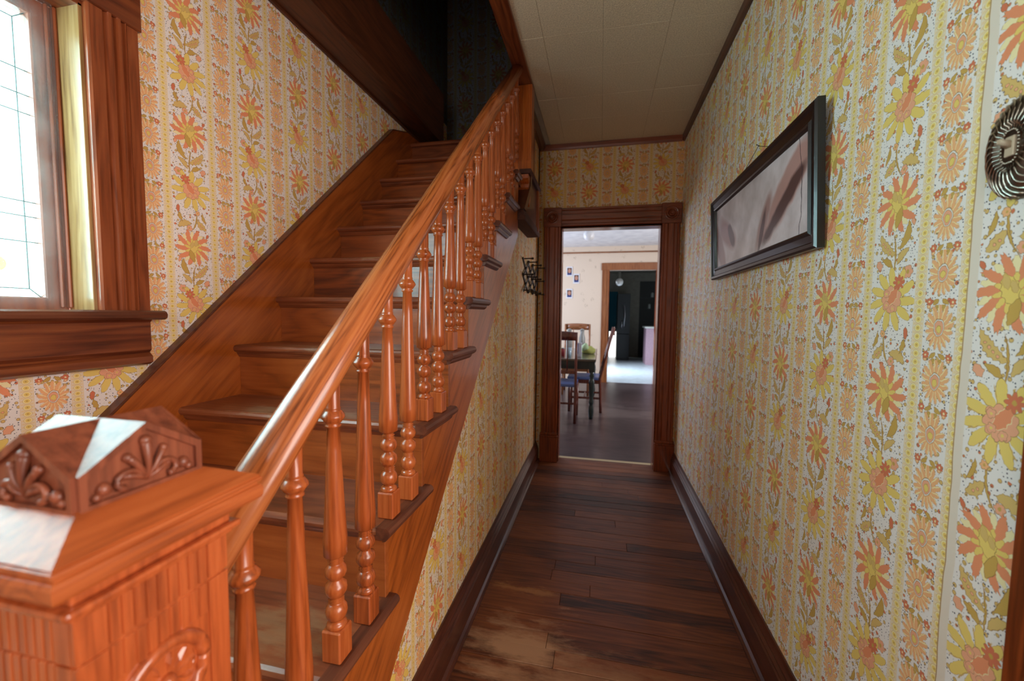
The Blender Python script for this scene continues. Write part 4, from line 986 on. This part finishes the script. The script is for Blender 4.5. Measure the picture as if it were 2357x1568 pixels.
# chairs
def chair(lab, loc, ang, mat, seatmat, lean_=.10, backh=1.13, slats=4):
    """chair facing +y in its own frame, back at -y"""
    c = thing('dining_chair', lab, 'chair', loc, 'chairs around the dining table')
    ca, sa = math.cos(ang), math.sin(ang)
    def put(name, b, m):
        for v in b.bm.verts:
            x, y = v.co.x, v.co.y; v.co.x = loc[0]+x*ca-y*sa; v.co.y = loc[1]+x*sa+y*ca; v.co.z += loc[2]
        obj(name, b, m, c)
    W2 = .205
    for s in (-1, 1):
        put('back_post', B().tube([(s*W2, -.02, 0), (s*W2, -.01, .25), (s*W2, 0, .46), (s*W2, -lean_*.45, .78), (s*W2, -lean_, backh)], .019, 8, .016), mat)
        put('leg', B().tube([(s*W2, .40, 0), (s*W2, .40, .44)], .017, 8, .022), mat)
        put('side_rail', B().box(s*W2-.011, s*W2+.011, 0, .40, .39, .44, .002, 1), mat)
        put('stretcher', B().box(s*W2-.008, s*W2+.008, -.01, .40, .18, .21, .002, 1), mat)
    put('seat', B().box(-W2-.01, W2+.01, .0, .43, .435, .475, .014, 3), seatmat)
    put('front_rail', B().box(-W2, W2, .39, .41, .39, .44, .002, 1), mat)
    put('stretcher', B().box(-W2, W2, .19, .21, .18, .205, .002, 1), mat)
    put('top_rail', B().loft([[(s*W2, -lean_-.012+.03*(1-abs(s)), backh-.10), (s*W2, -lean_+.012+.03*(1-abs(s))-.02, backh-.10), (s*W2, -lean_+.012-.02, backh+.012*(1-s*s)), (s*W2, -lean_-.012, backh+.012*(1-s*s))] for s in (-1, -.5, 0, .5, 1)]), mat)
    put('lower_rail', B().box(-W2, W2, -.035, -.013, .60, .64, .002, 1), mat)
    for k in range(slats):
        x = -W2+.41*(k+1)/(slats+1)
        put('back_slat', B().tube([(x, -.024, .62), (x, -lean_*.9, backh-.08)], .008, 6), mat)
    return c
chair('mahogany chair with blue seat, nearest to the doorway', (-.475, 4.89, 0), 0, 'chair_wood', 'blue_seat', .02, 1.10, 3)
chair('mahogany chair seen side-on at the right of the table', (.015, 5.70, 0), PI/2, 'chair_wood', 'blue_seat', .17, 1.14, 4)
chair('lighter oak chair at the far end of the table', (-.375, 7.02, 0), PI, 'chair_oak', 'blue_seat', .05, 1.15, 2)
# things on the table
ct = thing('carton', 'upright white and blue carton on the dining table', 'box', (-.265, 5.36, .76))
obj('body', B().box(-.300, -.225, 5.34, 5.38, .76, .945, .002, 1), 'carton', ct); obj('side_band', B().box(-.302, -.270, 5.336, 5.384, .80, .93), 'carton_blue', ct)
sc_ = thing('folded_cloth', 'crumpled green and yellow cloth beside the carton', 'cloth', (-.14, 5.85, .76))
b = B(); b.ball((-.15, 5.85, .80), .10, (1, .8, .62), 16)
for v in b.bm.verts: v.co.z = max(.7605, v.co.z+.02*math.sin(40*v.co.x)*math.cos(33*v.co.y)); 
obj('heap', b, 'greenstuff', sc_)
b = B(); b.ball((-.20, 5.80, .85), .055, (1, .9, 1), 12)
for v in b.bm.verts: v.co.z += .012*math.sin(60*v.co.x)
obj('fold', b, 'greenpale', sc_)
tm = thing('glass_tumbler', 'pale blue tumbler on the table behind the near chair', 'glass', (-.385, 5.30, .76))
obj('bowl', B().lathe([(.026, 0), (.030, .05), (.034, .12), (.030, .118), (.024, .01)], -.385, 5.30, .76, 16), 'clearblue', tm)
rd = thing('small_tin', 'small red tin at the left on the dining table', 'tin', (-.47, 5.36, .76))
obj('body', B().lathe([(.026, 0), (.026, .10), (.024, .104)], -.47, 5.36, .76, 14), 'redtin', rd); obj('lid', B().lathe([(.027, .100), (.027, .112)], -.47, 5.36, .76, 14), 'chrome', rd)
for x_, lab in ((-.47, 'grey stoneware jar, left of the two on the table'), (-.27, 'grey stoneware jar, right of the two on the table')):
    jr = thing('stoneware_jar', lab, 'jar', (x_, 6.5, .76), 'stoneware jars at the far end of the table')
    obj('body', B().lathe([(.035, 0), (.05, .05), (.048, .18), (.03, .25), (.032, .30)], x_, 6.5, .76, 14), 'greyjar', jr); obj('lid', B().lathe([(.034, .30), (.036, .315), (.010, .33)], x_, 6.5, .76, 14), 'greyjar', jr)
tyr = thing('serving_tray', 'low dark tray at the right edge of the table top', 'tray', (-.10, 6.2, .76))
obj('dish', B().lathe([(.09, 0), (.12, .02), (.125, .03), (.115, .025), (.085, .008)], -.18, 6.25, .76, 20), 'black', tyr)

# ================================================================== KITCHEN
KY = 13.2
sobj('floor_kitchen', B().box(-1.2, 3.0, DY1+.06, KY, -.08, 0), 'kitchen_floor', 'pale blue-grey kitchen floor catching daylight', 'floor')
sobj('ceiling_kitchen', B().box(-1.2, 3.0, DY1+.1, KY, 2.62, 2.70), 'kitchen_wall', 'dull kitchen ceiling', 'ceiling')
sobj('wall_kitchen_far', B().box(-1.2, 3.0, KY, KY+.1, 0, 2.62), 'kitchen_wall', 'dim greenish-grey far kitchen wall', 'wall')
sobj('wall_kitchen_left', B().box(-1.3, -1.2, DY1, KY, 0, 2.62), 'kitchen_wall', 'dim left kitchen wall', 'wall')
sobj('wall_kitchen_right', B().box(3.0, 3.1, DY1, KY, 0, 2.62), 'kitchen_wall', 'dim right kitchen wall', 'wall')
globe(.406, 9.5, 2.055, .085, 2.62, 'white globe lamp hanging in the dim kitchen')
fr = thing('refrigerator', 'tall black refrigerator in the kitchen', 'refrigerator', (.66, 12.5, 0))
obj('cabinet', B().box(.49, .84, 12.25, 12.9, 0, 1.93, .006, 1), 'fridge', fr)
d1 = obj('door', B().box(.49, .84, 12.20, 12.245, .78, 1.93, .008, 2), 'fridge', fr); d2 = obj('door', B().box(.49, .84, 12.20, 12.245, .04, .765, .008, 2), 'fridge', fr)
obj('handle', B().tube([(.67, 12.20, .95), (.68, 12.15, 1.0), (.70, 12.14, 1.30), (.68, 12.15, 1.55), (.67, 12.20, 1.6)], .014, 8), 'handle', d1)
obj('handle', B().tube([(.62, 12.20, .92), (.62, 12.16, .96), (.62, 12.16, 1.12), (.62, 12.20, 1.16)], .014, 8), 'handle', d1)
bd = structure('door_3', 'back door with teal curtain above a daylit lower pane', (.37, KY, 0), 'door')
obj('frame', B().box(.20, .56, KY-.05, KY, 0, 2.12, .003, 1), 'kitchen_wall', bd)
cu = B()
pts = [(.26+.26*i/24, KY-.075-.012*math.sin(i*1.6)) for i in range(25)]
cu.raw([(x, y_, z) for z in (.80, 2.04) for x, y_ in pts], [(i, i+1, 26+i, 25+i) for i in range(24)])
obj('curtain', cu, 'teal', bd, label='gathered teal curtain')
obj('lit_pane', B().box(.29, .50, KY-.056, KY-.051, .0, .80), 'daylit', bd, label='daylit lower glass')
pd = structure('door_4', 'pantry doorway shown as a flat dark panel on the far kitchen wall', (1.42, KY, 0), 'doorway')
obj('shade_panel', B().box(1.18, 1.66, KY-.012, KY-.002, 0, 2.36), 'kitchen_dark', pd)  # flat near-black sheet painted as the shade inside the doorway; no opening behind
for z in (1.15, 1.5, 1.85): obj('shelf', B().box(1.22, 1.62, KY-.05, KY-.012, z, z+.02), 'fridge', pd)
for (x, z, m_) in ((1.47, 1.52, 'greyjar'), (1.55, 1.87, 'greyjar')):
    jr = thing('canister', 'small grey canister on the '+('lower' if z < 1.6 else 'upper')+' pantry shelf', 'canister', (x, KY-.09, z)); obj('body', B().lathe([(.04, 0), (.04, .13), (.03, .15)], x, KY-.035, z, 12), m_, jr)
cn = thing('kitchen_counter', 'pink kitchen counter with rounded white worktop', 'counter', (1.6, 11.3, 0))
obj('cabinet', B().box(1.20, 2.4, 11.24, 11.9, 0, .97, .004, 1), 'counter_pink', cn)
obj('worktop', B().box(1.165, 2.4, 11.20, 11.94, .97, 1.02, .02, 3), 'counter_top', cn)
